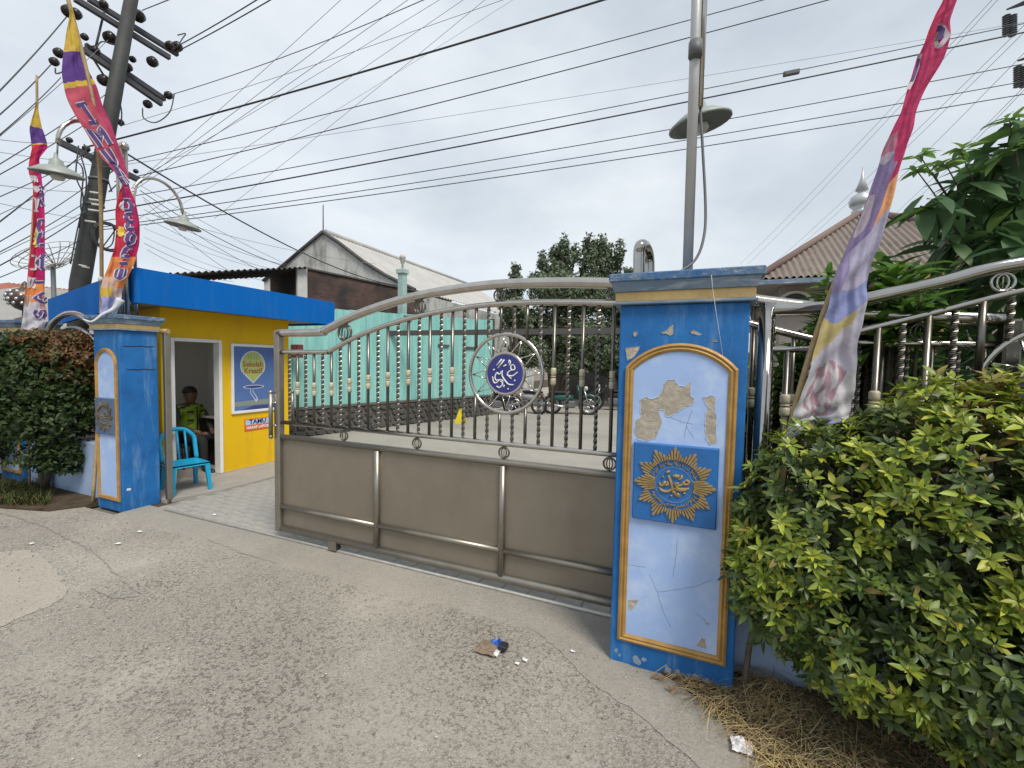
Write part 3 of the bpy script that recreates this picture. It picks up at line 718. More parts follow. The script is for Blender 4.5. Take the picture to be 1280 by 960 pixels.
while u < 1.36:
    zt = interp(lp, u); tw = (i % 2 == 0); d = abs(u - CU)
    segs = [(1.115, zt)]
    if d < CR: h = math.sqrt(CR*CR - d*d); segs = [(1.115, CZ - h), (CZ + h, zt)]
    for z0, z1 in segs:
        if tw: twisted(u, GV, z0, z1).build('twisted_bar', 'bar', gate)
        else: MB().tube([(u, GV, z0), (u, GV, z1)], .0125, 8).build('plain_bar', 'bar', gate)
    if not tw and d > CR: collar(gate, u, GV, 1.43 + (zt - 1.76) * .5)
    u += .1006; i += 1
medallion(gate, CU, GV, CZ, CR)
for u in (-2.741, -1.985, -1.30, -.5, .33, 1.08): ornament(gate, u, GV, (interp(tp, u) - .036 + interp(lp, u) + .021) / 2, max(.03, (interp(tp, u) - interp(lp, u) - .055) / 2), 'bar')
for u in (-2.75, -2.0, -1.242, -.478, .29, 1.05): ornament(gate, u, GV, 1.044, .040, 'bar')
mul = [-3.48, -2.387, -1.246, -.10, 1.04, 1.385]
for u in mul[1:-1]: MB().tube([(u, GV - .008, .13), (u, GV - .008, .95)], .026, 10).build('mullion', 'frame', gate)
for a, b in zip(mul, mul[1:]):
    a2 = a + .026 if a > -3.4 else a; b2 = b - .026 if b < 1.38 else b
    MB().tube([(a2 - .012, GV - .010, .318), (b2 + .012, GV - .010, .318)], .022, 10).build('lower_rail', 'frame', gate)
    MB().box(a - .01, b + .01, GV + .006, GV + .012, .325, .955).build('sheet_panel', 'sheet', gate)
    MB().box(a - .01, b + .01, GV + .006, GV + .012, .135, .311).build('sheet_panel', 'sheet', gate)
# handle pair on the end post
h = MB().tube([(-3.570, GV - .055, .985), (-3.570, GV - .055, 1.375)], .018, 12)
for z in (.975, 1.385): h.ball((-3.570, GV - .055, z), .022)
h = h.build('handle', 'frame', gate)
hk = MB()
for z in (1.08, 1.29): hk.tube([(-3.570, GV - .055, z), (-3.52, GV - .02, z)], .007, 6)
hk.build('handle_stem', 'chrome', h)
h = MB().tube([(-3.43, GV + .06, 1.10), (-3.43, GV + .06, 1.38)], .014, 10); h.ball((-3.43, GV + .06, 1.39), .018); h.build('handle', 'frame', gate)
for u in (-2.86, .6):
    w = MB().box(u - .045, u + .045, GV - .030, GV - .022, .025, .105); w.box(u - .045, u + .045, GV + .022, GV + .030, .025, .105); w = w.build('wheel_bracket', 'frame', gate)
    MB().lathe([(.008, -.016), (.034, -.016), (.038, -.010), (.029, 0), (.038, .010), (.034, .016), (.008, .016)], 16, Matrix.Translation((u + .02, GV, .052)) @ Matrix.Rotation(PI/2, 4, 'X')).build('wheel', 'rubber', gate)
# guide loop behind the pillar
gl = smooth_path([pv(799, 352, 2.98), pv(799, 318, 2.98), pv(801, 307, 2.98), pv(807, 309, 3.10), pv(811, 324, 3.2), pv(811, 352, 3.2)], 5)
gl = [Vector((gl[0].x, gl[0].y, 0))] + gl + [Vector((gl[-1].x, gl[-1].y, 0))]
solo(MB().tube(gl, .038, 12), 'guide_loop', 'chrome', 'inverted U of stainless pipe standing behind the peeling pillar to guide the gate', 'gate guide')

# fence right of the near pillar
FV = 2.70
fence = thing('steel_fence', 'stainless steel fence with arched top rail on low blue wall behind the clipped hedge', 'fence', (1.5, FV, 0))
ft = [(.37, 2.045), (.56, 2.045), (.64, 2.05), (.803, 2.085), (1.092, 2.155), (1.285, 2.21), (1.55, 2.235), (1.9, 2.20), (2.3, 2.10), (2.45, 2.06), (2.7, 2.045)]
fl = [(.37, 1.80), (.56, 1.80), (.64, 1.825), (.757, 1.885), (1.042, 1.97), (1.372, 2.07), (1.55, 2.085), (1.9, 2.05), (2.3, 1.89), (2.45, 1.81), (2.7, 1.80)]
ftp, flp = sm2(ft), sm2(fl)
MB().tube([(u, FV, z - .03) for u, z in ftp], .032, 14).build('top_rail', 'chrome', fence)
MB().tube([(u, FV, z) for u, z in flp], .017, 10).build('arched_rail', 'chrome', fence)
MB().tube([(.37, FV, .62), (2.7, FV, .62)], .02, 10).build('bottom_rail', 'chrome', fence)
pb = MB(); 
for u in (.367, 2.7): pb.tube([(u, FV, .4), (u, FV, 2.052)], .042, 16, square=False)
for u in (.367, 2.7): MB().tube([(u, FV, .4), (u, FV, 2.048)], .041, 16).build('end_post', 'chrome', fence)
u = .47; i = 0
while u < 2.65:
    zt = interp(flp, u); d = abs(u - 1.52); segs = [(.62, zt)]
    if d < .285: hh = math.sqrt(.285**2 - d*d); segs = [(.62, 1.62 - hh), (1.62 + hh, zt)]
    for z0, z1 in segs:
        if i % 2: twisted(u, FV, z0, z1, .0145).build('twisted_bar', 'bar', fence)
        else: MB().tube([(u, FV, z0), (u, FV, z1)], .0155, 10).build('plain_bar', 'bar', fence)
    if not i % 2 and d > .285: collar(fence, u, FV, 1.56 + (zt - 2) * .3, 1.25)
    u += .096; i += 1
medallion(fence, 1.52, FV, 1.62, .285, 'chrome')
for u in (.72, 1.30, 1.75, 2.32): ornament(fence, u, FV, (interp(ftp, u) - .06 + interp(flp, u) + .017) / 2, max(.034, (interp(ftp, u) - interp(flp, u) - .08) / 2), 'chrome')
solo(MB().bbox(.265, 3.2, 2.64, 2.76, -.02, .50, .008), 'boundary_wall', 'pale_wall', 'low pale blue rendered wall under the steel fence behind the hedge', 'wall')

# arched fence left of the opening
FL = 2.86
fnl = thing('steel_fence', 'small arched stainless fence section between two blue pillars behind the reddish shrub', 'fence', (-7.1, FL, 0))
at_ = [(u, z) for u, z in arc_pts(-7.75, -6.42, 1.90, 2.20, 18)]
MB().tube([(-6.17, FL, 1.94), (-6.30, FL, 1.94)] + [(u, FL, z) for u, z in reversed(at_)] + [(-8.0, FL, 1.86)], .036, 12).build('top_rail', 'steel', fnl)
at2 = arc_pts(-7.75, -6.40, 1.72, 2.03, 18)
MB().tube([(-6.17, FL, 1.77), (-6.32, FL, 1.77)] + [(u, FL, z) for u, z in reversed(at2)] + [(-8.0, FL, 1.70)], .02, 10).build('arched_rail', 'steel', fnl)
MB().tube([(-6.17, FL, .75), (-8.0, FL, .75)], .02, 8).build('bottom_rail', 'steel', fnl)
u = -6.32; i = 0
while u > -7.95:
    zt = interp(at2, u) if -7.75 < u < -6.4 else 1.74
    if i % 2: twisted(u, FL, .75, zt).build('twisted_bar', 'bar', fnl)
    else: MB().tube([(u, FL, .75), (u, FL, zt)], .0125, 8).build('plain_bar', 'bar', fnl)
    u -= .1; i += 1
MB().tube([(-6.25, FL, .6), (-6.25, FL, 1.95)], .03, 10).build('end_post', 'bar', fnl)
solo(MB().bbox(-8.02, -6.16, 2.78, 2.94, -.02, .66, .008), 'boundary_wall', 'pale_wall', 'low pale blue wall under the arched fence behind the reddish shrub', 'wall')
solo(MB().bbox(-12, -8.62, 2.80, 2.96, -.02, 1.0, .008), 'boundary_wall', 'pale_wall', 'pale blue wall running on left of the urn topped pillar', 'wall')

# gate stop post beside the left pillar
sp = thing('gate_stop_post', 'square brown steel gate stop post beside the left blue pillar', 'post', (-5.61, 3.09, 0))
MB().bbox(-5.635, -5.585, 3.06, 3.12, -.02, 1.97, .006).build('post', 'frame', sp)
MB().tube([(-5.66, 3.06, 1.985), (-5.57, 3.09, 1.985)], .03, 10).build('top_cap', 'gold_old', sp)

# ------------------------------------------------------------------ guard booth
BU = -6.22
booth = thing('guard_booth', 'yellow guard booth with wide blue flat roof fascia and open white framed doorway', 'booth', (-7.2, 4.3, 0))
dv0, dv1, dz = 3.51, 4.08, 1.90
VN, VF, BZ = 3.36, 5.245, 2.32
w = MB().box(BU - .1, BU, VN, dv0 - .04, .0, BZ); w.build('front_wall', 'yellow', booth)
MB().box(BU - .1, BU, dv1 + .04, VF, .0, BZ).build('front_wall', 'yellow', booth)
MB().box(BU - .1, BU, dv0 - .04, dv1 + .04, dz + .04, BZ).build('front_wall', 'yellow', booth)
w = MB(); w.box(-8.3, BU - .1, VF - .1, VF, 0, BZ); w.build('side_wall', 'yellow', booth)
dirn = Vector((-.977, .213, 0))
def nw_(u0, u1, z0, z1):
    f = lambda u: VN + .44 * (BU - .1 - u) / (8.3 + BU - .1)
    MB().add([(u0, f(u0), z0), (u1, f(u1), z0), (u1, f(u1) + .1, z0), (u0, f(u0) + .1, z0), (u0, f(u0), z1), (u1, f(u1), z1), (u1, f(u1) + .1, z1), (u0, f(u0) + .1, z1)], [(0,1,2,3),(7,6,5,4),(4,5,1,0),(5,6,2,1),(6,7,3,2),(7,4,0,3)]).build('side_wall', 'yellow', booth)
nw_(BU - .1, -6.55, 0, BZ); nw_(-6.55, -7.95, 0, .95); nw_(-6.55, -7.95, 2.15, BZ); nw_(-7.95, -8.3, 0, BZ)  # unseen window opening, added to let daylight into the booth
wf = MB()
f_ = lambda u: VN + .44 * (BU - .1 - u) / (8.3 + BU - .1)
for u in (-6.57, -7.25, -7.93): wf.tube([(u, f_(u) + .05, .95), (u, f_(u) + .05, 2.15)], .022, 4, square=True)
wf.build('added_window_frame', 'white', booth)  # frame of the added opening, out of view
MB().box(-8.2, -8.1, VN + .54, VF - .1, 0, BZ).build('back_wall', 'inner', booth)
MB().box(-8.1, BU - .102, VF - .112, VF - .102, 0, BZ).build('lining', 'inner', booth)
MB().box(-8.1, BU - .102, VN + .52, VF - .112, BZ - .02, BZ - .005).build('ceiling', 'inner', booth)
MB().box(-8.2, BU + .02, VN + .02, VF, -.02, .03).build('floor', 'slab', booth)
fr = MB(); fr.bbox(BU - .104, BU + .022, dv0 - .045, dv0, .03, dz + .045, .004); fr.bbox(BU - .104, BU + .022, dv1, dv1 + .045, .03, dz + .045, .004); fr.bbox(BU - .104, BU + .022, dv0, dv1, dz, dz + .045, .004); fr.build('door_frame', 'white', booth)
# roof: blue fascia boards round a soffit
cA = Vector((-5.75, 2.88, 0)); cB = Vector((-5.75, 5.78, 0)); cC = cA + dirn * 4.75; cD = Vector((-9.6, 5.78, 0))
def slopez(p): return -.03 * (cA - p).length if p is cC else 0
T = [cA, cB, cD, cC]
zt0, zb0 = 2.682, 2.292
rf = MB()
def wallq(a, b, t=.04, dza=0, dzb=0):
    d = (b - a).normalized(); n = Vector((-d.y, d.x, 0)) * t
    rf.add([(a.x, a.y, zb0 + dza), (b.x, b.y, zb0 + dzb), (b.x, b.y, zt0 + dzb * .3), (a.x, a.y, zt0 + dza * .3), (a.x + n.x, a.y + n.y, zb0 + dza), (b.x + n.x, b.y + n.y, zb0 + dzb), (b.x + n.x, b.y + n.y, zt0 + dzb * .3), (a.x + n.x, a.y + n.y, zt0 + dza * .3)],
           [(0,1,2,3), (7,6,5,4), (0,4,5,1), (3,2,6,7), (0,3,7,4), (1,5,6,2)])
wallq(cA, cB); rf.build('fascia_board', 'fascia', booth)
rf = MB(); wallq(cC + Vector((0,.003,0)), cA + Vector((-.002, .001, 0)), .04, -.12, 0); rf.build('fascia_board', 'fascia', booth)
rf = MB(); wallq(cB - Vector((.002,0,0)), cD); rf.build('fascia_board', 'fascia', booth)
MB().add([(p.x, p.y, 2.325) for p in (cA + Vector((-.04, .04, 0)), cB + Vector((-.04, -.04, 0)), cD, cC)] + [(p.x, p.y, 2.64) for p in (cA + Vector((-.04, .04, 0)), cB + Vector((-.04, -.04, 0)), cD, cC)], [(3,2,1,0), (4,5,6,7)]).build('roof_deck', 'soffit', booth)
# poster in white frame, built flat on the wall
X0 = BU + .012
pf = MB(); a0, a1, z0, z1 = 4.255, 5.06, .865, 1.905
pf.bbox(BU, X0 + .014, a0, a0 + .04, z0, z1, .003); pf.bbox(BU, X0 + .014, a1 - .04, a1, z0, z1, .003); pf.bbox(BU, X0 + .014, a0 + .04, a1 - .04, z0, z0 + .04, .003); pf.bbox(BU, X0 + .014, a0 + .04, a1 - .04, z1 - .04, z1, .003)
poster = thing('poster_frame', 'blue framed poster reading Sekolah Kreatif on the yellow booth wall', 'poster', (BU + .01, 4.65, .865))
pf.build('frame', 'white', poster)
MB().box(BU + .001, X0, a0 + .03, a1 - .03, z0 + .03, z1 - .03).build('print', 'poster', poster)
def wtext(txt, size, v, z, x, m, parent, name='lettering', bold=0, sx=1):
    vs, fs = text_geo(txt, size, .0008, bold=bold)
    return MB().add([(x + p.z, v + p.x * sx, z + p.y) for p in vs], fs).build(name, m, parent)
pc, pz = 4.60, 1.58
def disc2(cv, cz, rv, rz, x, m, name, pin=0):
    pts = []
    for k in range(40):
        a = 2*PI*k/40; yy = rz * math.sin(a); xx = rv * math.cos(a)
        if pin and yy < -.25 * rz: xx *= max(0, 1 - ((-yy/rz - .25) / .75) ** 1.0) ** .6 ; yy *= 1.22
        pts.append((cv + xx, cz + yy))
    return MB().prism(pts, 'x', x - .0012, x).build(name, m, poster)
disc2(pc, pz, .205, .225, X0 + .001, 'poster_w', 'logo_edge', 1); disc2(pc, pz, .188, .208, X0 + .002, 'poster_g', 'logo', 1)
wtext('Sekolah', .115, pc, 1.60, X0 + .0032, 'text_r', poster, bold=.002, sx=.92); wtext('Kreatif', .115, pc, 1.50, X0 + .0032, 'text_r', poster, bold=.002, sx=.92)
g = MB()
for k, (a, b) in enumerate(((-.07, 1.70), (-.03, 1.68), (.02, 1.70), (.065, 1.69))):
    g.stroke([(pc + a, b - .03), (pc + a + .006, b), (pc + a - .012, b + .04)], .012, lambda x, y, h: (X0 + .0026 + h, x, y), .0008)
g.build('logo_figure', 'poster_y', poster)
disc2(pc + .01, 1.255, .17, .030, X0 + .001, 'poster_w', 'logo_base'); disc2(pc + .01, 1.255, .15, .020, X0 + .002, 'poster_dk', 'logo_base')
g = MB(); g.stroke([(pc - .02, 1.235), (pc - .03, 1.18), (pc + .01, 1.12), (pc + .05, 1.06), (pc + .04, 1.03)], .055, lambda x, y, h: (X0 + .0005 + h, x, y), .0008); g.build('logo_stem', 'poster_w', poster)
g = MB(); g.stroke([(pc - .02, 1.235), (pc - .03, 1.18), (pc + .01, 1.12), (pc + .05, 1.06)], .035, lambda x, y, h: (X0 + .0016 + h, x, y), .0008); g.build('logo_stem', 'poster', poster)
MB().prism([(a0 + .05, .97), (a1 - .05, .98), (a1 - .05, 1.06), (a0 + .05, 1.04)], 'x', X0, X0 + .001).build('poster_band', 'poster_y', poster)
MB().prism([(a0 + .12, .90), (a1 - .05, .90), (a1 - .05, .955), (a0 + .35, .965)], 'x', X0, X0 + .001).build('poster_band', 'poster_dk', poster)
sg = thing('visitor_sign', 'small pale blue and orange sign reading TAMU HARAP LAPOR under the poster', 'sign', (BU + .01, 4.67, .585))
sy0, sy1 = 4.46, 4.885
MB().box(BU + .001, BU + .008, sy0, sy1, .585, .765).build('board', 'sign_o', sg)
MB().box(BU + .008, BU + .009, sy0 + .012, sy1 - .012, .672, .753).build('print', 'sign_b', sg)
wtext('TAMU', .098, (sy0 + sy1)/2, .713, BU + .0102, 'navy', sg, bold=.003, sx=1.05); wtext('HARAP LAPOR', .062, (sy0 + sy1)/2, .628, BU + .0092, 'white', sg, bold=.002, sx=.92)
# walkway slab before the booth
struct(MB().prism([(-6.2, 3.02), (-5.60, 3.05), (-5.44, 3.6), (-5.42, 4.05), (-5.44, 5.4), (-5.5, 6.4), (-7.6, 6.4), (-7.6, 5.25), (-6.2, 5.25)], 'z', -.03, .022), 'walkway', 'slab')
# desk inside
dk = thing('desk', 'dark desk with pale top just inside the booth doorway', 'desk', (-6.9, 4.55, .03))
MB().box(-7.35, -6.58, 4.36, 5.0, .03, .76).build('desk_body', 'dark', dk); MB().bbox(-7.38, -6.50, 4.30, 5.02, .76, .79, .005).build('desk_top', 'offwhite', dk)

# cyan plastic chair, faces away from the booth (local +x is forward)
ch = thing('plastic_chair', 'turquoise plastic chair with slatted arched back standing outside the booth door', 'chair', (-5.84, 3.40, .022), rad(-13))
def cb(name, mb): return mb.build(name, 'cyan', ch, world=False)
sz = .355
cb('seat', MB().grid(lambda a, b: (lerp(-.19, .21, a), lerp(-.20, .20, b) * (1 - .08 * (1 - a)), sz - .018 * math.sin(PI * a) * math.sin(PI * b)), 10, 10).bbox(-.19, .21, -.197, .197, sz - .035, sz - .02, .006))
for sx, sy in ((.18, .175), (.18, -.175), (-.17, .165), (-.17, -.165)):
    ex, ey = sx + (.035 if sx > 0 else -.06), sy + math.copysign(.02, sy)
    l = MB(); ww = .026
    top_ = [(sx - ww, sy - ww, sz - .02), (sx + ww, sy - ww, sz - .02), (sx + ww, sy + ww, sz - .02), (sx - ww, sy + ww, sz - .02)]; w2 = .017
    bot = [(ex - w2, ey - w2, 0), (ex + w2, ey - w2, 0), (ex + w2, ey + w2, 0), (ex - w2, ey + w2, 0)]
    l.add(top_ + bot, [(0,1,2,3), (7,6,5,4), (0,4,5,1), (1,5,6,2), (2,6,7,3), (3,7,4,0)]); cb('leg', l)
bk = [(-.18 - .10 * t, math.copysign(.185, s) * (1 - .0 * t), sz + .34 * t) for s in (1,) for t in (0, .4, .75)] + [(-.265, .15, sz + .315), (-.285, .09, sz + .37), (-.29, 0, sz + .385), (-.285, -.09, sz + .37), (-.265, -.15, sz + .315)] + [(-.18 - .10 * t, -.185, sz + .34 * t) for t in (.75, .4, 0)]
cb('backrest', MB().tube(smooth_path(bk, 4), .026, 8))
for y in (-.085, 0, .085): cb('back_slat', MB().tube([(-.19, y, sz - .01), (-.235, y, sz + .18), (-.275, y, sz + .36)], .013, 6))

# guard sitting inside the booth
gd = thing('person', 'seated guard in dark uniform and lime reflective vest inside the booth doorway', 'person', (-6.98, 4.13, .0))
def skinbody():
    V = {}; E_ = []; R_ = {}
    def j(n, p, r, par=None):
        V[n] = Vector(p); R_[n] = r
        if par: E_.append((par, n))
    # local frame: +x faces the doorway, y to guard's left, z up from the floor
    j('pelvis', (0, 0, .50), .135); j('waist', (.0, 0, .64), .13, 'pelvis'); j('chest', (-.01, 0, .82), .155, 'waist'); j('upper', (0, 0, .935), .115, 'chest'); j('neck', (.02, 0, 1.0), .055, 'upper'); j('head0', (.035, 0, 1.06), .075, 'neck'); j('head', (.04, 0, 1.14), .098, 'head0'); j('crown', (.03, 0, 1.20), .075, 'head')
    for s, n in ((1, 'l'), (-1, 'r')):
        j('sh' + n, (-.01, s*.17, .915), .07, 'upper'); j('el' + n, (.06, s*.27, .70), .048, 'sh' + n); j('wr' + n, (.27, s*.13, .60), .032, 'el' + n); j('hd' + n, (.34, s*.09, .58), .036, 'wr' + n)
        j('hip' + n, (.04, s*.09, .48), .095, 'pelvis'); j('kn' + n, (.42, s*.13, .50), .068, 'hip' + n); j('an' + n, (.44, s*.13, .09), .042, 'kn' + n); j('ft' + n, (.56, s*.14, .035), .036, 'an' + n)
    names = list(V); me = bpy.data.meshes.new('tmp'); me.from_pydata([V[n] for n in names], [(names.index(a), names.index(b)) for a, b in E_], [])
    o = bpy.data.objects.new('tmp', me); COL.objects.link(o); md = o.modifiers.new('s', 'SKIN'); md.use_smooth_shade = True
    for i, n in enumerate(names):
        d = me.skin_vertices[0].data[i]; r = R_[n]; d.radius = (r, r * (.72 if n in ('chest', 'waist', 'upper', 'pelvis') else 1)); d.use_root = (n == 'pelvis')
    ss = o.modifiers.new('u', 'SUBSURF'); ss.levels = 2; ss.render_levels = 2
    dg = bpy.context.evaluated_depsgraph_get(); dg.update(); r = bpy.data.meshes.new_from_object(o.evaluated_get(dg)); bpy.data.objects.remove(o); return r
RZG = Matrix.Rotation(rad(8), 3, 'Z')
bm_ = skinbody(); bm_.name = 'body'; bm_.materials.clear()
for k in ('skin', 'shirt', 'trouser'): bm_.materials.append(M[k])
vest = MB()
for p in bm_.polygons:
    c = p.center
    hand = (c.x > .28 and .53 < c.z < .66 and abs(c.y) < .2 and c.z > .555)
    p.material_index = 0 if (c.z > 1.0 or hand) else (1 if (c.z > .60 or (c.x < .30 and c.z > .57 and abs(c.y) > .1)) else 2)
    if .60 < c.z < .965 and abs(c.y) < .185 - .2 * max(0, .70 - c.z) and c.x < .16 and not (c.z < .72 and c.x > .11 and abs(c.y) > .1):
        q = [RZG @ (bm_.vertices[i].co + bm_.vertices[i].normal * .012) for i in p.vertices]; vest.add(q, [tuple(range(len(q)))], True)
for v_ in bm_.vertices: v_.co = RZG @ v_.co
bo = bpy.data.objects.new('body', bm_); COL.objects.link(bo); bo.parent = gd
vo = vest.build('vest', 'hivis', gd, world=False)
def gl_(x, y, z): q = RZG @ Vector((x, y, z)); return (q.x, q.y, q.z)
t = MB()
for z in (.74, .865):
    for s in (1, -1): t.add([gl_(.150, s*.04, z), gl_(.128, s*.13, z), gl_(.128, s*.13, z + .032), gl_(.150, s*.04, z + .032)], [(0,1,2,3)])
t.add([gl_(.165, -.012, .61), gl_(.165, .012, .61), gl_(.160, .012, .95), gl_(.160, -.012, .95)], [(0,1,2,3)])
t.build('vest_stripe', 'dark', vo, world=False, kind='stuff')
for s in (1, -1): MB().ball(gl_(-.005, s*.125, .945), (.10, .075, .035), 10, 6).build('shoulder_panel', 'dark', vo, world=False)
hr = MB().lathe([(.001, .085), (.055, .075), (.085, .040), (.098, 0), (.094, -.02)], 14, Matrix.Translation(gl_(.02, 0, 1.175)))
hr.build('hair', 'hair', gd, world=False)
MB().ball(gl_(.142, 0, 1.125), (.018, .014, .022), 8, 5).build('nose', 'skin', gd, world=False)
for s in (1, -1):
    MB().ball(gl_(.035, s*.10, 1.125), (.016, .012, .03), 8, 5).build('ear', 'skin', gd, world=False)
    MB().ball(gl_(.128, s*.036, 1.148), (.008, .013, .007), 8, 5).build('eye', 'hair', gd, world=False)
    MB().ball(gl_(.54, s*.14, .04), (.12, .05, .045), 10, 6).build('shoe', 'black', gd, world=False)
    for k in range(5):
        y0 = s*(.09 - .022*(k-2)); x0 = .355 if k else .335; L_ = (.05, .072, .08, .075, .06)[k]
        MB().tube([gl_(x0, y0, .582), gl_(x0 + L_*.55, y0 - s*.008, .572), gl_(x0 + L_*.8, y0 - s*.012, .548)], [.0095, .009, .0075], 6).build('finger', 'skin', gd, world=False)
MB().ball(gl_(.134, 0, 1.082), (.006, .026, .005), 8, 4).build('mouth', 'maroon', gd, world=False)
st_ = thing('stool', 'dark stool the guard sits on inside the booth', 'stool', (-7.02, 4.13, .03))
MB().bbox(-7.2, -6.84, 3.95, 4.31, .37, .41, .01).build('seat', 'dark', st_)
for a in (-7.17, -6.87):
    for b in (3.98, 4.28): MB().tube([(a, b, .03), (a, b, .38)], .014, 6).build('leg', 'dark', st_)

# ------------------------------------------------------------------ yard: turquoise wall, buildings behind
E_ = Vector((.293, .956, 0)); NN = Vector((.956, -.293, 0)); W0 = Vector((-7.8, 6.65, 0))
def wp(s, off, z): p = W0 + E_ * s + NN * off; return Vector((p.x, p.y, z))
def obox(mb, s0, s1, o0, o1, z0, z1, z0b=None, z1b=None):
    z0b = z0 if z0b is None else z0b; z1b = z1 if z1b is None else z1b
    return mb.add([wp(s0,o0,z0), wp(s1,o0,z0b), wp(s1,o1,z0b), wp(s0,o1,z0), wp(s0,o0,z1), wp(s1,o0,z1b), wp(s1,o1,z1b), wp(s0,o1,z1)], [(0,1,2,3),(7,6,5,4),(4,5,1,0),(5,6,2,1),(6,7,3,2),(7,4,0,3)])
tw = thing('turquoise_wall', 'weathered turquoise panel wall on a dark rubble stone base along the yard', 'wall', tuple(W0))
s = -2.4
while s < 6.25:
    w_ = random.uniform(.26, .42); o_ = random.uniform(-.008, .012); zt = 2.80 + .042 * max(0, s) + random.uniform(-.01, .01)
    obox(MB(), s, min(s + w_, 6.3) - .006, -.10, o_, .60, zt).build('wall_panel', 'turq', tw); s += w_
obox(MB(), -2.4, 6.3, -.12, -.06, .5, 2.72, .5, 3.0).build('panel_backing', 'mortar', tw)
obox(MB(), -2.4, 6.3, -.14, .0, -.02, .605).build('base_core', 'mortar', tw)
obox(MB(), -2.4, 6.3, -.14, .05, .605, .66).build('base_coping', 'mortar', tw)
stm = []
for k in range(5):
    b = MB(); 
    for z_ in (0, 1):
        n = 7; r_ = .5 if not z_ else .36
        pts = [(r_ * math.cos(2*PI*i/n + k) * random.uniform(.85, 1.1), r_ * math.sin(2*PI*i/n + k) * random.uniform(.85, 1.1)) for i in range(n)]
        b.v += [(p[0], -.35 if not z_ else .35, p[1]) for p in pts]
    for i in range(7): b.face((i, (i+1) % 7, (i+1) % 7 + 7, i + 7))
    b.face(range(7, 14)); stm.append(b.mesh('rubble_stone', 'rubble'))
z = .10
rz_ = math.atan2(-NN.x, NN.y) + PI
for row in range(4):
    s = -2.3 + random.uniform(0, .1)
    while s < 6.2:
        w_ = random.uniform(.16, .30); p = wp(s + w_/2, .02, .075 + row * .15)
        piece('rubble_stone', random.choice(stm), tw, tuple(p - W0), (0, random.uniform(-.2, .2), math.atan2(NN.y, NN.x) - PI/2), (w_ * 1.0, .10, .15)); s += w_
for s0, s1, z_ in ((4.0, 4.4, 2.12), (5.0, 5.5, 2.10)): obox(MB(), s0, s1, .01, .05, z_, z_ + .06).build('bracket', 'beam', tw)
obox(MB(), 6.3, 6.36, -.14, .04, 0, 3.1).build('end_cap', 'mortar', tw)
# turquoise pier with lamp
pr = thing('turquoise_pier', 'slim turquoise pier with small white lantern rising above the yard wall', 'pier', tuple(wp(3.05, -.35, 0)))
b_ = wp(3.05, -.35, 0)
MB().bbox(b_.x - .09, b_.x + .09, b_.y - .09, b_.y + .09, 0, 4.05, .01).build('shaft', 'turq_pale', pr)
MB().bbox(b_.x - .125, b_.x + .125, b_.y - .125, b_.y + .125, 4.02, 4.14, .01).build('cap', 'turq_pale', pr)
MB().lathe([(.03, 4.16), (.025, 4.28), (.05, 4.30), (.075, 4.44), (.09, 4.46), (.02, 4.58)], 10, Matrix.Translation((b_.x, b_.y, 0))).build('lantern', 'offwhite', pr)
MB().tube([wp(3.05, -.2, 2.80), wp(2.95, .15, 2.86), wp(2.7, .2, 2.84), wp(2.75, .22, 2.74), wp(3.0, .1, 2.72)], .02, 6).build('bracket', 'frame', pr)
# brick outbuilding
br = MB()
bm_brick, N, K, B = new_mat('old_brick')
t_ = N.new('ShaderNodeTexCoord'); mp_ = N.new('ShaderNodeMapping'); mp_.inputs['Rotation'].default_value = (PI/2, 0, 0)
bt = N.new('ShaderNodeTexBrick'); bt.inputs['Color1'].default_value = (.12, .062, .048, 1); bt.inputs['Color2'].default_value = (.075, .043, .036, 1); bt.inputs['Mortar'].default_value = (.10, .09, .085, 1)
bt.inputs['Scale'].default_value = 4; bt.inputs['Mortar Size'].default_value = .02
nz = N.new('ShaderNodeTexNoise'); nz.inputs['Scale'].default_value = 1.2; nz.inputs['Detail'].default_value = 8; xq = N.new('ShaderNodeMixRGB'); xq.inputs[2].default_value = (.035, .032, .03, 1)
mr = N.new('ShaderNodeMapRange'); mr.inputs[1].default_value = .45; mr.inputs[2].default_value = .62
cmb = N.new('ShaderNodeCombineXYZ'); spx = N.new('ShaderNodeSeparateXYZ')
K.new(t_.outputs['Object'], spx.inputs[0]); K.new(spx.outputs[1], cmb.inputs[0]); K.new(spx.outputs[2], cmb.inputs[1]); K.new(cmb.outputs[0], bt.inputs['Vector'])
K.new(t_.outputs['Object'], nz.inputs['Vector']); K.new(nz.outputs['Fac'], mr.inputs[0]); K.new(mr.outputs[0], xq.inputs[0]); K.new(bt.outputs['Color'], xq.inputs[1]); K.new(xq.outputs[0], B.inputs['Base Color']); B.inputs['Roughness'].default_value = .95
M['brick'] = bm_brick
bb = thing('brick_outbuilding', 'dark sooty brick outbuilding with corrugated lean-to roof behind the turquoise wall', 'building', tuple(wp(2.5, -2, 0)))
obox(MB(), .6, 4.15, -2.6, -1.0, 0, 3.82, 0, 3.72).build('wall', 'brick', bb)
obox(MB(), .55, .78, -1.02, -.94, 0, 3.86).build('corner_post', 'offwhite', bb)
obox(MB(), .6, 4.2, -2.65, -.96, 3.83, 3.87, 3.73, 3.77).build('coping', 'darkroof', bb)
obox(MB(), -1.6, .55, -2.4, -1.2, 0, 3.18).build('wall', 'darkroof', bb)
MB().grid(lambda a, b: wp(lerp(-2.0, .75, a), lerp(-2.6, -.8, b), lerp(3.22, 3.84, a) + .025 * math.sin(a * 2 * PI * 24)), 192, 2).build('roof', 'darkroof', bb)
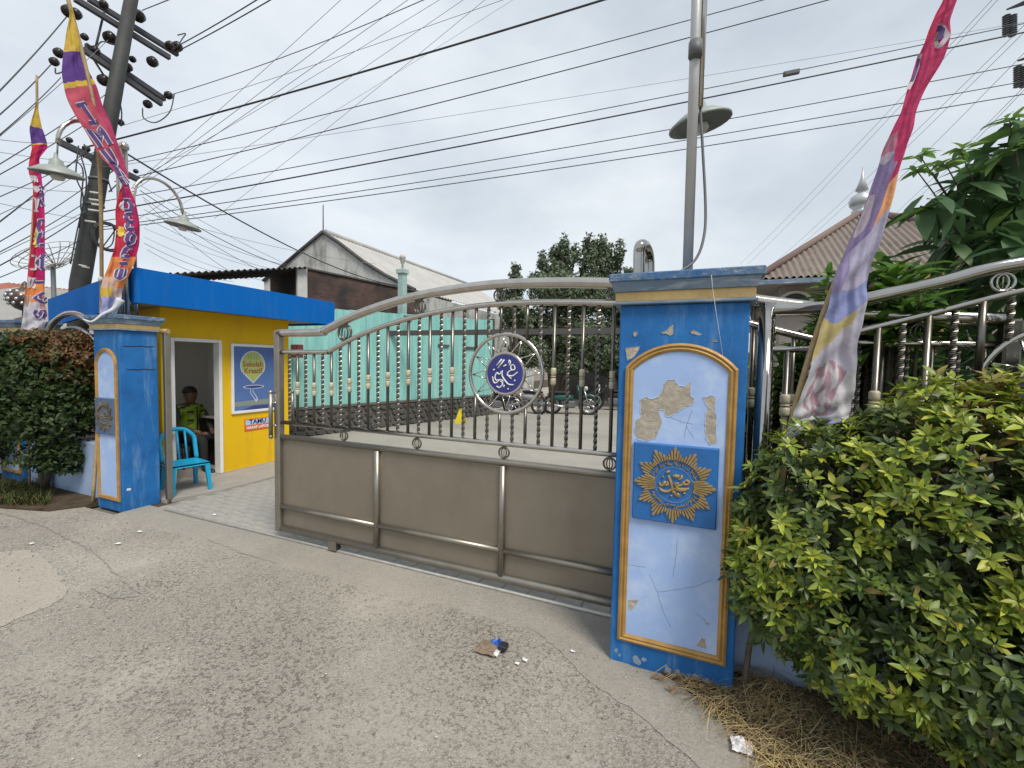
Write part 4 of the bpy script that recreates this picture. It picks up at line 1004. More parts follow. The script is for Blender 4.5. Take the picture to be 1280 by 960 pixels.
# white gabled house with long fibre roof
gh = thing('gabled_house', 'old house with stained white gable and long pale grey roof behind the brick outbuilding', 'house', (-10.5, 11.3, 0))
GV0 = 11.3
def gp(px, py): return pv(px, py, GV0)
gpts = [gp(330, 352), gp(352, 335), gp(372, 318), gp(404, 291), gp(425, 305), gp(455, 328), gp(482, 345), gp(520, 364)]
base = [Vector((gpts[-1].x, gpts[-1].y, 0)), Vector((gpts[0].x, gpts[0].y, 0))]
n = len(gpts) + 2; A_ = gpts + base; YV = Vector((0, 1, 0)); vs = [tuple(p) for p in A_] + [tuple(p + YV * .2) for p in A_]
MB().add(vs, [tuple(range(n)), tuple(range(2*n-1, n-1, -1))] + [(i, (i+1) % n, (i+1) % n + n, i + n) for i in range(n)]).build('gable_wall', 'gable', gh)
for q in (gpts[:4], gpts[3:]):
    MB().tube([p + Vector((0, -.04, .03)) for p in q], .06, 5).build('verge', 'darkroof', gh)
GL = 11.0
right_ = gpts[3:]; left_ = gpts[:4][::-1]
def roof_side(pts, name):
    def f(a, b):
        k = min(len(pts) - 1.001, b * (len(pts) - 1)); i_ = int(k); p = pts[i_].lerp(pts[i_+1], k - i_)
        return p + YV * (.05 + a * GL) + Vector((0, 0, .03 + .02 * math.sin(a * 2 * PI * 60)))
    MB().grid(f, 360, 2 * (len(pts) - 1)).build('roof', 'asbestos', gh)
roof_side(right_, 'roof'); roof_side(left_, 'roof')
MB().tube([gpts[3] + Vector((0, .1, .06)), gpts[3] + Vector((0, GL, .06))], .09, 6).build('ridge_cap', 'asbestos', gh)
q = gpts[-1]; MB().box(q.x - .2, q.x, q.y + .2, q.y + GL, 0, q.z - .05).build('side_wall', 'gable', gh)
MB().tube([gp(404, 291), gp(404, 256)], .02, 5).build('antenna', 'lattice', gh)
# crossbeam over the yard
bmz = thing('steel_crossbeam', 'dark steel crossbeam spanning the yard behind the gate in front of the trees', 'beam', (-4, 9, 0))
MB().box(-7.3, 1.2, 8.95, 9.05, 2.33, 2.45).build('beam', 'beam', bmz)
for u in (-7.15, 1.1): MB().box(u - .05, u + .05, 8.96, 9.04, -.02, 2.33).build('post', 'beam', bmz)
solo(MB().bbox(-7.66, -7.42, 6.50, 6.62, 1.72, 1.99, .01), 'meter_box', 'maroon', 'small maroon box on the turquoise wall just past the yellow booth corner', 'box')
# wet-floor style yellow sign in the yard
fsn = thing('floor_sign', 'small yellow folding floor sign standing in the yard beside the stone base', 'sign', tuple(pg(576, 529)))
c_ = pg(576, 529)
for s_ in (1, -1):
    vs = []
    for (x, zz) in ((-.12, 0), (.12, 0), (.055, .36), (-.055, .36)):
        for d in (0, .015): vs.append((c_.x + x, c_.y + s_ * (.12 * (1 - zz / .36) + .01 + d), zz))
    MB().add(vs, [(0,2,4,6), (7,5,3,1), (0,1,3,2), (2,3,5,4), (4,5,7,6), (6,7,1,0)]).build('sign_panel', 'cone', fsn)
MB().box(c_.x - .03, c_.x + .03, c_.y - .03, c_.y + .03, .36, .40).build('handle', 'cone', fsn)

# motorbikes parked at the far side of the yard
def wheel_mb(x, r=.29): return MB().tube([(x + r*math.cos(2*PI*k/20), 0, r + .02 + r*math.sin(2*PI*k/20)) for k in range(20)], .045, 6, closed=True)
def make_bike(label, loc, rz, bodym):
    b = thing('motorbike', label, 'motorbike', loc, rz, 'motorbikes parked in the yard')
    B_ = lambda name, mb, m, par=None: mb.build(name, m, par or b, world=False)
    for x in (-.60, .62):
        w = B_('wheel', wheel_mb(x), 'rubber'); h_ = MB().tube([(x + .21*math.cos(2*PI*k/16), 0, .31 + .21*math.sin(2*PI*k/16)) for k in range(16)], .02, 5, closed=True)
        for k in range(5): a = 2*PI*k/5; h_.tube([(x, 0, .31), (x + .21*math.cos(a), 0, .31 + .21*math.sin(a))], .012, 4)
        B_('rim', h_, 'silver', w)
    B_('body', MB().lathe([(.02, -.72), (.10, -.60), (.15, -.35), (.14, -.05), (.08, .12)], 10, Matrix.Translation((0, 0, .56)) @ Matrix.Rotation(PI/2, 4, 'Y') @ Matrix.Diagonal((.9, .8, 1, 1))), bodym)
    B_('seat', MB().bbox(-.70, .02, -.12, .12, .68, .77, .03), 'black')
    B_('leg_shield', MB().lathe([(.03, .0), (.17, .10), (.19, .35), (.13, .55), (.04, .62)], 10, Matrix.Translation((.40, 0, .40)) @ Matrix.Rotation(rad(-16), 4, 'Y') @ Matrix.Diagonal((.35, 1, 1, 1))), bodym)
    B_('fork', MB().tube([(.62, .07, .31), (.46, .05, .85)], .022, 6).tube([(.62, -.07, .31), (.46, -.05, .85)], .022, 6), 'silver')
    B_('fender', MB().tube([(.62 + .35*math.cos(a), 0, .31 + .35*math.sin(a)) for a in [rad(20 + 14*k) for k in range(9)]], .05, 6), bodym)
    B_('engine', MB().bbox(-.22, .18, -.12, .12, .22, .46, .04), 'lattice')
    B_('exhaust', MB().tube([(.0, -.14, .27), (-.35, -.16, .28), (-.80, -.17, .36)], [.02, .04, .055], 8), 'silver')
    hb = B_('handlebar', MB().tube([(.36, .34, .98), (.43, .12, .93), (.43, -.12, .93), (.36, -.34, .98)], .018, 6), 'black')
    B_('mirror', MB().tube([(.40, .2, .95), (.38, .27, 1.18)], .008, 4).ball((.37, .28, 1.21), (.02, .06, .04), 8, 5).tube([(.40, -.2, .95), (.38, -.27, 1.18)], .008, 4).ball((.37, -.28, 1.21), (.02, .06, .04), 8, 5), 'black', hb)
    B_('headlight', MB().ball((.52, 0, .88), (.07, .10, .08), 10, 6), 'bulb')
    B_('taillight', MB().ball((-.74, 0, .66), (.04, .08, .04), 8, 5), 'text_r')
    return b
M['bike_black'] = mat('bike_black', (.02, .02, .023), None, 4, .25); M['bike_green'] = mat('bike_green', (.02, .10, .08), None, 4, .25); M['bike_white'] = mat('bike_white', (.5, .5, .5), None, 4, .3); M['bike_red'] = mat('bike_red', (.25, .02, .02), None, 4, .3)
for (px, py, rz, m_, lb) in ((548, 519, 150, 'bike_black', 'black motorbike leftmost in the row, close to the stone base of the turquoise wall'), (618, 517, 200, 'bike_black', 'black motorbike seen below the blue medallion, at the end of the turquoise wall'),
        (655, 515, 165, 'bike_white', 'pale motorbike parked right of the blue medallion in the tree shade'), (712, 517, 15, 'bike_green', 'dark green motorbike seen side on with shiny wheels in front of pale trunks'),
        (765, 512, 195, 'bike_black', 'black motorbike just left of the peeling pillar at the yard end'), (800, 510, 60, 'bike_white', 'pale motorbike mostly hidden behind the peeling blue pillar'), (590, 512, 120, 'bike_red', 'dark red motorbike half hidden by the turquoise wall end')):
    p = pg(px, py + 1); make_bike(lb, (p.x, p.y, .004), rad(rz), m_)
# rear wall of the yard, tree shade put into its dark grey
solo(MB().box(-6.2, 9, 20.2, 20.4, -.02, 2.3), 'rear_wall', 'rear', 'plain grey wall closing the yard behind the parked motorbikes', 'wall')
# ------------------------------------------------------------------ foliage
def leaf_mesh(name, m, c, L_=1.0, W_=.34, fold=.10, droop=.12):
    """leaf along +x with folded midrib, tip drooping"""
    b = MB(); n = 4; rows = []
    for i in range(n + 1):
        t = i / n; w = W_ / 2 * math.sin(PI * min(1, t ** .85 * .94 + .03)) + (.0 if i else .01); z = -droop * t * t
        rows.append([(t * L_, -w, z + fold * w / (W_/2) * .5), (t * L_, 0, z), (t * L_, w, z + fold * w / (W_/2) * .5)])
    vs = [p for r in rows for p in r]
    b.add(vs, [(3*i + k, 3*i + k + 3, 3*i + k + 4, 3*i + k + 1) for i in range(n) for k in (0, 1)], True, c)
    return b.mesh(name, m)
def leaf_into(b, p, d, up, L_, W_, c, fold=.25, droop=.15):
    d = d.normalized(); s = d.cross(up); s = s.normalized() if s.length > 1e-4 else d.orthogonal().normalized(); n = s.cross(d)
    h = W_ / 2
    v = [p, p + d*L_*.35 - s*h*.95 + n*fold*h, p + d*L_*.38 - n*droop*L_*.1, p + d*L_*.35 + s*h*.95 + n*fold*h, p + d*L_*.72 - s*h*.62 + n*(fold*h*.6 - droop*L_*.45), p + d*L_*.74 - n*droop*L_*.5, p + d*L_*.72 + s*h*.62 + n*(fold*h*.6 - droop*L_*.45), p + d*L_ - n*droop*L_]
    b.add(v, [(0,2,1), (0,3,2), (1,2,5,4), (2,3,6,5), (4,5,7), (5,6,7)], True, c)
def rdir(rnd): 
    z = rnd.uniform(-1, 1); a = rnd.uniform(0, 2*PI); r = math.sqrt(1 - z*z); return Vector((r*math.cos(a), r*math.sin(a), z))
def vary(c, rnd, k=.25): 
    f = 1 + rnd.uniform(-k, k); return (c[0]*f*(1 + rnd.uniform(-.12, .12)), c[1]*f, c[2]*f)

# clipped hedge in front of the fence
rnd = random.Random(11)
hedge = thing('hedge', 'clipped rounded hedge with yellow green young tips in front of the steel fence', 'hedge', (1.0, 2.35, 0))
blobs = [((.60, 2.36, .89), (.37, .28, .56)), ((1.00, 2.31, .98), (.44, .34, .68)), ((1.46, 2.26, 1.04), (.52, .40, .72)), ((2.1, 2.26, 1.0), (.5, .40, .68)), ((.46, 2.36, .74), (.25, .24, .40)), ((.78, 2.26, .66), (.36, .30, .42)), ((1.18, 2.20, .60), (.42, .33, .42)), ((1.6, 2.16, .62), (.42, .36, .42)), ((1.27, 2.36, 1.35), (.34, .28, .36))]
def inside(p, k=1.0): return any(sum(((p[i] - c[i]) / (r[i]*k)) ** 2 for i in range(3)) < 1 for c, r in blobs)
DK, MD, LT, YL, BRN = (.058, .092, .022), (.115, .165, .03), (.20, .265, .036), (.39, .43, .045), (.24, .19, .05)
lm = {}
for nm, c in (('dk', DK), ('md', MD), ('lt', LT), ('yl', YL), ('br', BRN)): lm[nm] = leaf_mesh('leaf', 'leaf', c, 1, .42)
fol = MB(); cands = []
for i in range(11500):
    c, r = rnd.choices(blobs, [b[1][0]*b[1][2] for b in blobs])[0]; d = rdir(rnd)
    if d.y > .75: continue
    core = i % 5 == 0
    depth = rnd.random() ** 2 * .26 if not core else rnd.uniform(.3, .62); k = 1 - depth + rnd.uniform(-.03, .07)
    p = Vector((c[0] + d.x*r[0]*k, c[1] + d.y*r[1]*k, c[2] + d.z*r[2]*k))
    if not core and inside(p, .80) and rnd.random() < .95: continue
    if p.y > 2.66: continue
    nrm = Vector((d.x / r[0], d.y / r[1], d.z / r[2])).normalized()
    up = (nrm * .8 + Vector((0, -.1, .75)) + rdir(rnd) * .45).normalized()
    # clumps of young growth
    cl = math.sin(p.x*9 + 1.3) * math.sin(p.z*8 + p.y*5) + .5 * math.sin(p.x*23 + p.z*17)
    young = (cl + rnd.uniform(-.6, .6) + .6*(p.z - .85) > .10) and depth < .12
    brown = p.x > .95 and p.z > 1.28 and rnd.random() < .5
    nl = rnd.randint(6, 9) if not core else 7; base_a = rnd.uniform(0, 2*PI)
    s0 = up.orthogonal().normalized(); s1 = up.cross(s0)
    for k in range(nl):
        a = base_a + k * 2.4; el = rnd.uniform(.15, .95) * (1 - .5 * k / nl) + (.35 if k > nl - 3 else 0)
        dr = (s0*math.cos(a) + s1*math.sin(a)) * math.cos(el) + up * math.sin(el)
        L_ = rnd.choice((rnd.uniform(.028, .045), rnd.uniform(.042, .070))) * (.75 if k > nl - 3 else 1)
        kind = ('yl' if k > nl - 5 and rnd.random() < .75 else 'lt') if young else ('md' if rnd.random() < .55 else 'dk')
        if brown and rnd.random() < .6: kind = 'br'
        if not young and depth > .15: kind = 'dk'  # deep leaves darkened, the hedge's inner shade put into their colour
        if rnd.random() < .018: kind = 'br'
        c_ = {'dk': DK, 'md': MD, 'lt': LT, 'yl': YL, 'br': BRN}[kind]
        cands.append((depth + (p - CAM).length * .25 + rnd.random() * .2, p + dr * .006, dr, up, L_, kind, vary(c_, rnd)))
cands.sort(key=lambda q: q[0])
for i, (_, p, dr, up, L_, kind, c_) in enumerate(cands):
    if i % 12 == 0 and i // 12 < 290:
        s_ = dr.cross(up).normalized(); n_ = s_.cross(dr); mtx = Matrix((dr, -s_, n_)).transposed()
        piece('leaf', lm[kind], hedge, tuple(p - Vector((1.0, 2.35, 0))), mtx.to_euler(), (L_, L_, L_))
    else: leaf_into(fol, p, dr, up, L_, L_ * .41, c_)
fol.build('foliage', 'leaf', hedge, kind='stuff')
tk = MB()
for (a, b_, c_, r_) in (((.315, 2.50, 0), (.34, 2.48, .35), (.42, 2.42, .75), .016), ((.70, 2.56, 0), (.69, 2.5, .4), (.68, 2.4, .8), .014), ((1.05, 2.55, 0), (1.05, 2.48, .45), (1.05, 2.36, 1.0), .018), ((1.5, 2.52, 0), (1.5, 2.45, .5), (1.5, 2.32, 1.1), .022), ((2.1, 2.42, 0), (2.1, 2.38, .5), (2.1, 2.32, 1.1), .028)):
    MB().tube(smooth_path([a, b_, c_], 4), [r_ * (1 - .04*k) for k in range(9)], 7).build('stem', 'wood', hedge)
    mid = Vector(c_)
    for k in range(9):
        te = mid + Vector((rnd.uniform(-.36, .36), rnd.uniform(-.22, .2), rnd.uniform(-.35, .42)))
        if inside(te, .88): tk.tube([mid, mid.lerp(te, .5) + rdir(rnd) * .05, te], [.009, .006, .003], 4)
tk.build('twigs', 'wood', hedge, kind='stuff')

# dry grass on the bed
def in_bed(x, y):
    c = False; n = len(bed)
    for i in range(n):
        (x1, y1), (x2, y2) = bed[i], bed[i-1]
        if (y1 > y) != (y2 > y) and x < (x2 - x1) * (y - y1) / (y2 - y1) + x1: c = not c
    return c
sg_ = MB(); rnd = random.Random(5)
SC_ = [(.42, .32, .16), (.33, .24, .12), (.48, .38, .22), (.19, .135, .07), (.15, .12, .06), (.47, .39, .24), (.12, .14, .05)]
for i in range(12000):
    x = rnd.uniform(-.12, 1.9); y = rnd.uniform(1.0, 2.64)
    if not in_bed(x + rnd.uniform(-.02, .03), y + rnd.uniform(-.02, .02)): continue
    if x > 1.0 and rnd.random() < .4: continue
    h0 = rnd.uniform(.0, .06) + .09 * max(0, math.sin(x*9 + y*6 + 1)); L_ = rnd.uniform(.08, .26); a = rnd.gauss(rad(215), .9); w_ = rnd.uniform(.0012, .0026)
    el = rnd.uniform(.0, .9); p = Vector((x, y, h0 * .5 + .01)); d = Vector((math.cos(a)*math.cos(el), math.sin(a)*math.cos(el), math.sin(el)))
    c = vary(rnd.choice(SC_ if x > .55 or rnd.random() < .45 else [(.50, .37, .17), (.44, .31, .13), (.56, .43, .22)]), rnd, .2); s_ = d.cross(Vector((0, 0, 1))).normalized() * w_; pts = [p]
    for k in range(3): d = (d + Vector((rnd.uniform(-.2, .2), rnd.uniform(-.2, .2), -.42))).normalized(); q = pts[-1] + d * L_/3; q.z = max(q.z, .014 + rnd.random()*.012); pts.append(q)
    vs = []
    for k, q in enumerate(pts): vs += [q - s_ * (1 - k*.3), q + s_ * (1 - k*.3)]
    sg_.add(vs, [(0,1,3,2), (2,3,5,4), (4,5,7,6)], True, c)
for i in range(420):
    x = rnd.uniform(-.06, 1.7); y = rnd.uniform(1.2, 2.62)
    if in_bed(x, y): leaf_into(sg_, Vector((x, y, rnd.uniform(.02, .06))), Vector((rnd.uniform(-1, 1), rnd.uniform(-1, 1), rnd.uniform(-.2, .3))), (Vector((0, 0, 1)) + rdir(rnd) * .6).normalized(), rnd.uniform(.03, .065), rnd.uniform(.012, .026), vary(rnd.choice([(.20, .12, .06), (.13, .085, .05), (.28, .19, .09), (.08, .06, .04)]), rnd), droop=.3)
solo(sg_, 'dry_grass', 'straw', 'dry straw coloured cut grass and dead leaves on the bed below the hedge', 'dry grass', kind='stuff', org=(.6, 2.2, 0))

# small-leaved trees and shrubs
def crown(root, blobs_, n, L_, cols, seed, parent_name='crown', W_=.45, mt='leaf2', shell=.55, up=.3):
    rnd = random.Random(seed); b = MB()
    wts = [r[0]*r[2] + r[1]*r[2] for c, r in blobs_]
    for i in range(n):
        c, r = rnd.choices(blobs_, wts)[0]; d = rdir(rnd); k = (1 - rnd.random() ** 1.6 * shell) * rnd.uniform(.86, 1.12)
        p = Vector((c[0] + d.x*r[0]*k, c[1] + d.y*r[1]*k, c[2] + d.z*r[2]*k))
        cc = rnd.choice(cols); dd = (d + rdir(rnd) * .9 + Vector((0, 0, up))).normalized()
        for q in range(rnd.randint(3, 5)):
            d2 = (dd + rdir(rnd) * .9).normalized(); ll = L_ * rnd.uniform(.7, 1.25)
            leaf_into(b, p + rdir(rnd) * L_ * .5, (d2 - d * d2.dot(d) * .6).normalized(), (d * .9 + Vector((0, -.15, .55)) + rdir(rnd)*.6).normalized(), ll, ll * W_, vary(cc, rnd))
    return b.build(parent_name, mt, root, kind='stuff')
def limbs(root, base, tips, r0, name='trunk'):
    b = MB(); base = Vector(base)
    for t in tips:
        t = Vector(t); m1 = base.lerp(t, .4) + Vector((0, 0, .12 * (t - base).length)) * .5; b.tube(smooth_path([base, m1, t], 4), [r0 * (1 - .085*k) for k in range(9)], 7)
    return b.build(name, 'wood', root)
G1 = [(.035, .065, .02), (.05, .085, .025), (.07, .105, .03), (.025, .045, .016)]
sb = thing('shrub', 'dark green leafy shrub with reddish brown tips left of the blue pillar', 'shrub', (-7.15, 2.62, 0))
q0 = pd(55, 500, 7.55)
bl = []
for (px, py, rx, rz_) in ((60, 515, .46, .38), (30, 480, .42, .38), (85, 470, .36, .38), (62, 442, .30, .22), (95, 515, .26, .26), (35, 430, .16, .14), (72, 568, .28, .16), (102, 578, .14, .10), (20, 520, .3, .25), (105, 440, .1, .12)):
    p = pd(px, py, 7.35); bl.append(((p.x, p.y, p.z), (rx, .42, rz_)))
crown(sb, bl, 4300, .062, G1 + [(.05, .08, .02)], 3, W_=.5)
bl2 = []
for (px, py, rx, rz_) in ((95, 445, .22, .16), (75, 425, .20, .10), (106, 468, .12, .16)):
    p = pd(px, py, 7.2); bl2.append(((p.x, p.y, p.z), (rx, .38, rz_)))
crown(sb, bl2, 800, .055, [(.17, .075, .03), (.12, .07, .025), (.10, .10, .03), (.22, .11, .05)], 4, parent_name='young_tips', W_=.5)
t0 = pg(55, 612, 0); limbs(sb, (t0.x, t0.y, 0), [(t0.x + dx, t0.y + dy, z_) for dx, dy, z_ in ((0, .1, 1.3), (-.3, .1, 1.2), (.3, .15, 1.2), (.1, -.1, .9), (-.1, .2, 1.5))], .045)
sb2 = thing('shrub', 'second dark shrub cut by the left edge beside the reddish shrub', 'shrub', (-9.0, 2.5, 0))
bl = []
for (px, py, rx, rz_) in ((-5, 520, .55, .5), (-40, 470, .6, .5), (5, 460, .4, .3), (-50, 550, .5, .4)):
    p = pd(px, py, 8.9); bl.append(((p.x, p.y, p.z), (rx, .45, rz_)))
crown(sb2, bl, 2600, .065, G1, 6, W_=.5)
t1 = pg(20, 583, 0); limbs(sb2, (t1.x, t1.y, 0), [(t1.x - .2, t1.y, 1.4), (t1.x + .1, t1.y, 1.2), (t1.x - .4, t1.y + .1, 1.2)], .06)
# tuft of grass at left
gr_ = MB(); rnd = random.Random(9)
for i in range(1500):
    p = pg(rnd.uniform(-30, 62), rnd.uniform(606, 634)); a = rnd.uniform(0, 2*PI); L_ = rnd.uniform(.07, .20); w_ = .004
    d = Vector((math.cos(a)*.5, math.sin(a)*.5, 1)); s_ = Vector((-math.sin(a), math.cos(a), 0)) * w_
    q1 = p + d * L_ * .5; q2 = q1 + Vector((math.cos(a)*.9, math.sin(a)*.9, .35)) * L_ * .5
    gr_.add([p - s_, p + s_, q1 + s_*.8, q1 - s_*.8, q2], [(0,1,2,3), (3,2,4)], True, vary(rnd.choice([(.05, .075, .02), (.08, .09, .03), (.12, .11, .045)]), rnd))
solo(gr_, 'grass_clump', 'straw', 'low green grass clump at the foot of the shrub on the left', 'grass', kind='stuff')

# trees at the end of the yard
def yard_tree(label, px, base_py, D, cols, blobs_px, n, L_, seed):
    p0 = pd(px, base_py, D); root = thing('yard_tree', label, 'tree', (p0.x, p0.y, 0), group='trees at the end of the yard')
    bl = []; tips = []
    for (x, y, rx, rz_) in blobs_px:
        f = random.uniform(-.7, .7); p = pd(x, y, D + f); bl.append(((p.x, p.y, p.z), (rx, rx * .9, rz_))); tips.append((p.x, p.y, p.z + rz_ * .6))
    crown(root, bl, n, L_, cols, seed, W_=.55, shell=.6)
    limbs(root, (p0.x, p0.y, 0), tips, .09)
G2 = [(.12, .16, .09), (.15, .19, .11), (.18, .22, .13), (.085, .12, .068)]
yard_tree('dense dark tree with several upright leaders above the gate near the medallion', 690, 512, 17.0, G2,
    [(692, 345, .6, .6), (706, 328, .36, .6), (672, 352, .40, .36), (736, 326, .34, .7), (750, 330, .28, .6), (700, 365, 1.3, .7), (730, 370, 1.3, .8), (690, 410, 1.4, .9), (725, 420, 1.4, .9), (745, 440, 1.2, .8), (705, 309, .24, .42), (737, 307, .22, .45), (752, 308, .22, .45), (694, 318, .24, .40), (678, 328, .18, .4), (762, 318, .13, .5), (720, 318, .15, .4), (710, 455, 1.1, .5)], 9000, .12, 21)
yard_tree('slender small tree left of the dense tree above the gate rail', 645, 512, 16.0, G2,
    [(644, 343, .16, .4), (646, 358, .28, .35), (640, 385, .5, .5), (655, 405, .8, .6), (660, 440, .8, .6), (632, 372, .3, .3)], 2000, .13, 22)
yard_tree('tree with a leaning sparse leader just left of the peeling pillar', 775, 512, 18.0, G2,
    [(775, 313, .17, .42), (769, 328, .24, .36), (760, 345, .5, .4), (784, 341, .26, .18), (770, 375, 1.1, .7), (790, 390, 1.1, .8), (770, 420, 1.3, .9), (800, 430, 1.2, .9), (780, 460, 1.1, .5)], 3600, .15, 23)
# mango tree behind the fence on the right
MG = [(.075, .15, .06), (.095, .18, .068), (.12, .21, .078), (.06, .12, .052), (.19, .32, .08)]
mt_ = thing('mango_tree', 'large leaved mango tree overhanging the fence at the right edge', 'tree', (2.2, 3.7, 0))
mlm = [leaf_mesh('leaf', 'leaf2', c, 1, .37, .10, .22) for c in MG]; mgf = MB(); rnd = random.Random(31); npc = 0
clusters = []
for (px, py, v) in [(1165,250,3.0),(1185,300,3.2),(1200,240,3.1),(1215,270,3.3),(1235,215,3.2),(1255,190,3.1),(1275,160,3.1),(1275,240,3.2),(1225,330,3.4),(1250,290,3.1),(1285,320,3.0),(1290,200,3.3),(1195,350,3.5),(1240,370,3.6),(1270,400,3.5),(1210,400,3.6),(1285,360,3.3),(1310,260,3.2),(1320,330,3.2),(1250,440,3.7),(1290,460,3.6),(1265,345,3.1),(1315,160,3.3),(1245,250,3.5),(1210,290,3.6),(1280,280,3.6),(1300,220,3.6)]:
    clusters.append((pv(px, py, v), 15, False))
for (px, py, v) in [(1150,195,2.98),(1182,205,3.0),(1200,188,3.0),(1165,215,3.0),(1262,150,3.0),(1270,185,2.95),(1145,212,3.0)]: clusters.append((pv(px, py, v), 9, True))
for c, n, yg in clusters:
    for k in range(n):
        a = k * 2.4 + rnd.random(); el = rnd.uniform(-1.25, .1) if not yg else rnd.uniform(-.1, .8)
        d = Vector((math.cos(a)*math.cos(el), math.sin(a)*math.cos(el), math.sin(el))); L_ = rnd.uniform(.16, .25) if not yg else rnd.uniform(.07, .11)
        up = (Vector((0, 0, 1)) + rdir(rnd) * .4).normalized(); ci = rnd.choices(range(5), (4, 4, 3, 3, 1.0) if not yg else (0, 0, 1, 0, 6))[0]
        p = c + rdir(rnd) * (.05 if not yg else .015)
        if p.y < 2.9 and not yg: p.y = 2.9 
        if npc < 299:
            s_ = d.cross(up).normalized(); n_ = s_.cross(d); piece('leaf', mlm[ci], mt_, tuple(p - Vector((2.2, 3.7, 0))), Matrix((d, -s_, n_)).transposed().to_euler(), (L_, L_, L_)); npc += 1
        else: leaf_into(mgf, p, d, up, L_, L_*.38, vary(MG[ci], rnd), droop=.3)
for i in range(420):   # the depth of the crown behind
    c = Vector((rnd.uniform(1.75, 3.4), rnd.uniform(3.6, 4.6), rnd.uniform(1.2, 3.2)))
    for k in range(6):
        d = (rdir(rnd) + Vector((0, 0, -.3))).normalized(); L_ = rnd.uniform(.16, .26); leaf_into(mgf, c, d, Vector((0, 0, 1)), L_, L_*.32, vary(rnd.choice(MG[:4]), rnd), droop=.3)
mgf.build('foliage', 'leaf2', mt_, kind='stuff')
MB().tube(smooth_path([(2.2, 3.7, 0), (2.25, 3.75, 1.0), (2.1, 3.7, 1.8)], 4), [.12]*4 + [.10]*5, 10).build('trunk', 'wood', mt_)
bg_ = MB()
for c, n, yg in clusters: 
    m_ = Vector((2.1, 3.75, 1.7)); bg_.tube(smooth_path([m_, m_.lerp(c, .5) + Vector((0, .1, .12)), c], 3), [q_ * (.45 if yg else .8) for q_ in (.03, .026, .02, .016, .012, .008, .006)], 5)
bg_.build('branches', 'wood', mt_, kind='stuff')
# plants behind the fence
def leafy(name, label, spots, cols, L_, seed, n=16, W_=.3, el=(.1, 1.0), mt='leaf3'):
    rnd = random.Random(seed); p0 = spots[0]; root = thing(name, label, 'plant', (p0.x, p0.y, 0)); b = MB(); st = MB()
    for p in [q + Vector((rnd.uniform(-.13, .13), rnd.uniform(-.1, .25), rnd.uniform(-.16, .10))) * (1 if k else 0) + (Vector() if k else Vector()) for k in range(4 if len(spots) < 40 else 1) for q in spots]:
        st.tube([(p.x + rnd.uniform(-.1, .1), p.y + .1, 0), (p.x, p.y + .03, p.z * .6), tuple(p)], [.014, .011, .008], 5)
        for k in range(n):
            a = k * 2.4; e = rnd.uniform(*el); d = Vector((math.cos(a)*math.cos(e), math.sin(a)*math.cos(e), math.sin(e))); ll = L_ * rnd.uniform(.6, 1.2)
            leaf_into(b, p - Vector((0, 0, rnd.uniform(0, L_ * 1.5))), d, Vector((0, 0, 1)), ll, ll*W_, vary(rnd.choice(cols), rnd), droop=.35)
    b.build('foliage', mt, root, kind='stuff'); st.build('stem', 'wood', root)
LG = [(.15, .29, .05), (.11, .23, .04), (.19, .33, .07), (.08, .17, .035)]
leafy('leafy_plant', 'fresh green broad leaved plant behind the fence right of the leaning banner', [pv(x, y, v) for x, y, v in ((1080,350,2.95),(1110,345,2.95),(1062,368,2.95),(1128,358,2.95),(1100,385,2.95),(1060,345,3.0),(1045,400,3.0),(1090,365,3.0),(1120,380,2.95),(1010,420,3.1),(1030,440,3.1),(1070,410,3.2),(1120,420,3.3),(1090,440,3.3),(1140,400,3.3),(1112,335,3.2),(1085,470,3.3),(1050,450,3.3),(1160,380,3.3),(1150,440,3.4))], LG, .20, 41)
leafy('leafy_plant', 'yellow green long leaved plant between the peeling pillar and the leaning banner', [pv(x, y, v) for x, y, v in ((945,455,3.4),(985,440,3.4),(975,460,3.3),(1000,480,3.3),(940,490,3.4),(960,500,3.3),(985,520,3.3),(945,530,3.3),(1010,450,3.4),(930,510,3.4))], [(.20, .29, .05), (.15, .25, .045), (.28, .34, .06), (.09, .16, .035), (.07, .13, .03)], .24, 42, W_=.27, n=11)
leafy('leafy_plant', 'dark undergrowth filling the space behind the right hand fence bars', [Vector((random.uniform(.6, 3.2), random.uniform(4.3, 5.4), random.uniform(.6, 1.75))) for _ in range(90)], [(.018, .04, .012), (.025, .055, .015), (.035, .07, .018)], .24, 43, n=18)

# ------------------------------------------------------------------ mosque-style tiled house at right
hs = thing('tiled_house', 'house with brown tiled pyramid roof and silver finial behind the right fence', 'house', (4.3, 14.3, 0))
AP = Vector((4.02, 14.4, 5.86)); e0, e1, f0_, f1_ = 1.28, 7.6, 11.0, 17.6; ez = 3.66
corn = [Vector((e0, f0_, ez)), Vector((e1, f0_, ez)), Vector((e1, f1_, ez)), Vector((e0, f1_, ez))]
for i in range(4):
    a, b = corn[i], corn[(i+1) % 4]
    nrm = (b - a).cross(AP - a).normalized(); nv = 40
    def sf(x, y, a=a, b=b, nrm=nrm):
        p = a.lerp(AP, y).lerp(b.lerp(AP, y), x); w = (b - a).length * (1 - y)
        step = (y * nv) % 1.0
        return p + nrm * (.028 * math.sin((p - a).dot((b - a).normalized()) * 2*PI / .13) - .025 * step)
    MB().grid(sf, 380, nv * 2, smooth=False).build('roof', 'tile', hs)
for c in corn: MB().tube([c + Vector((0, 0, .04)), AP + Vector((0, 0, .04))], .085, 7).build('ridge_cap', 'ridge', hs)
MB().box(e0 + .55, e1 - .55, f0_ + .55, f1_ - .55, 0, ez - .1).build('wall', 'housewall', hs)
MB().box(e0 + .06, e1 - .06, f0_ + .06, f1_ - .06, ez - .09, ez - .05).build('soffit', 'soffit', hs)
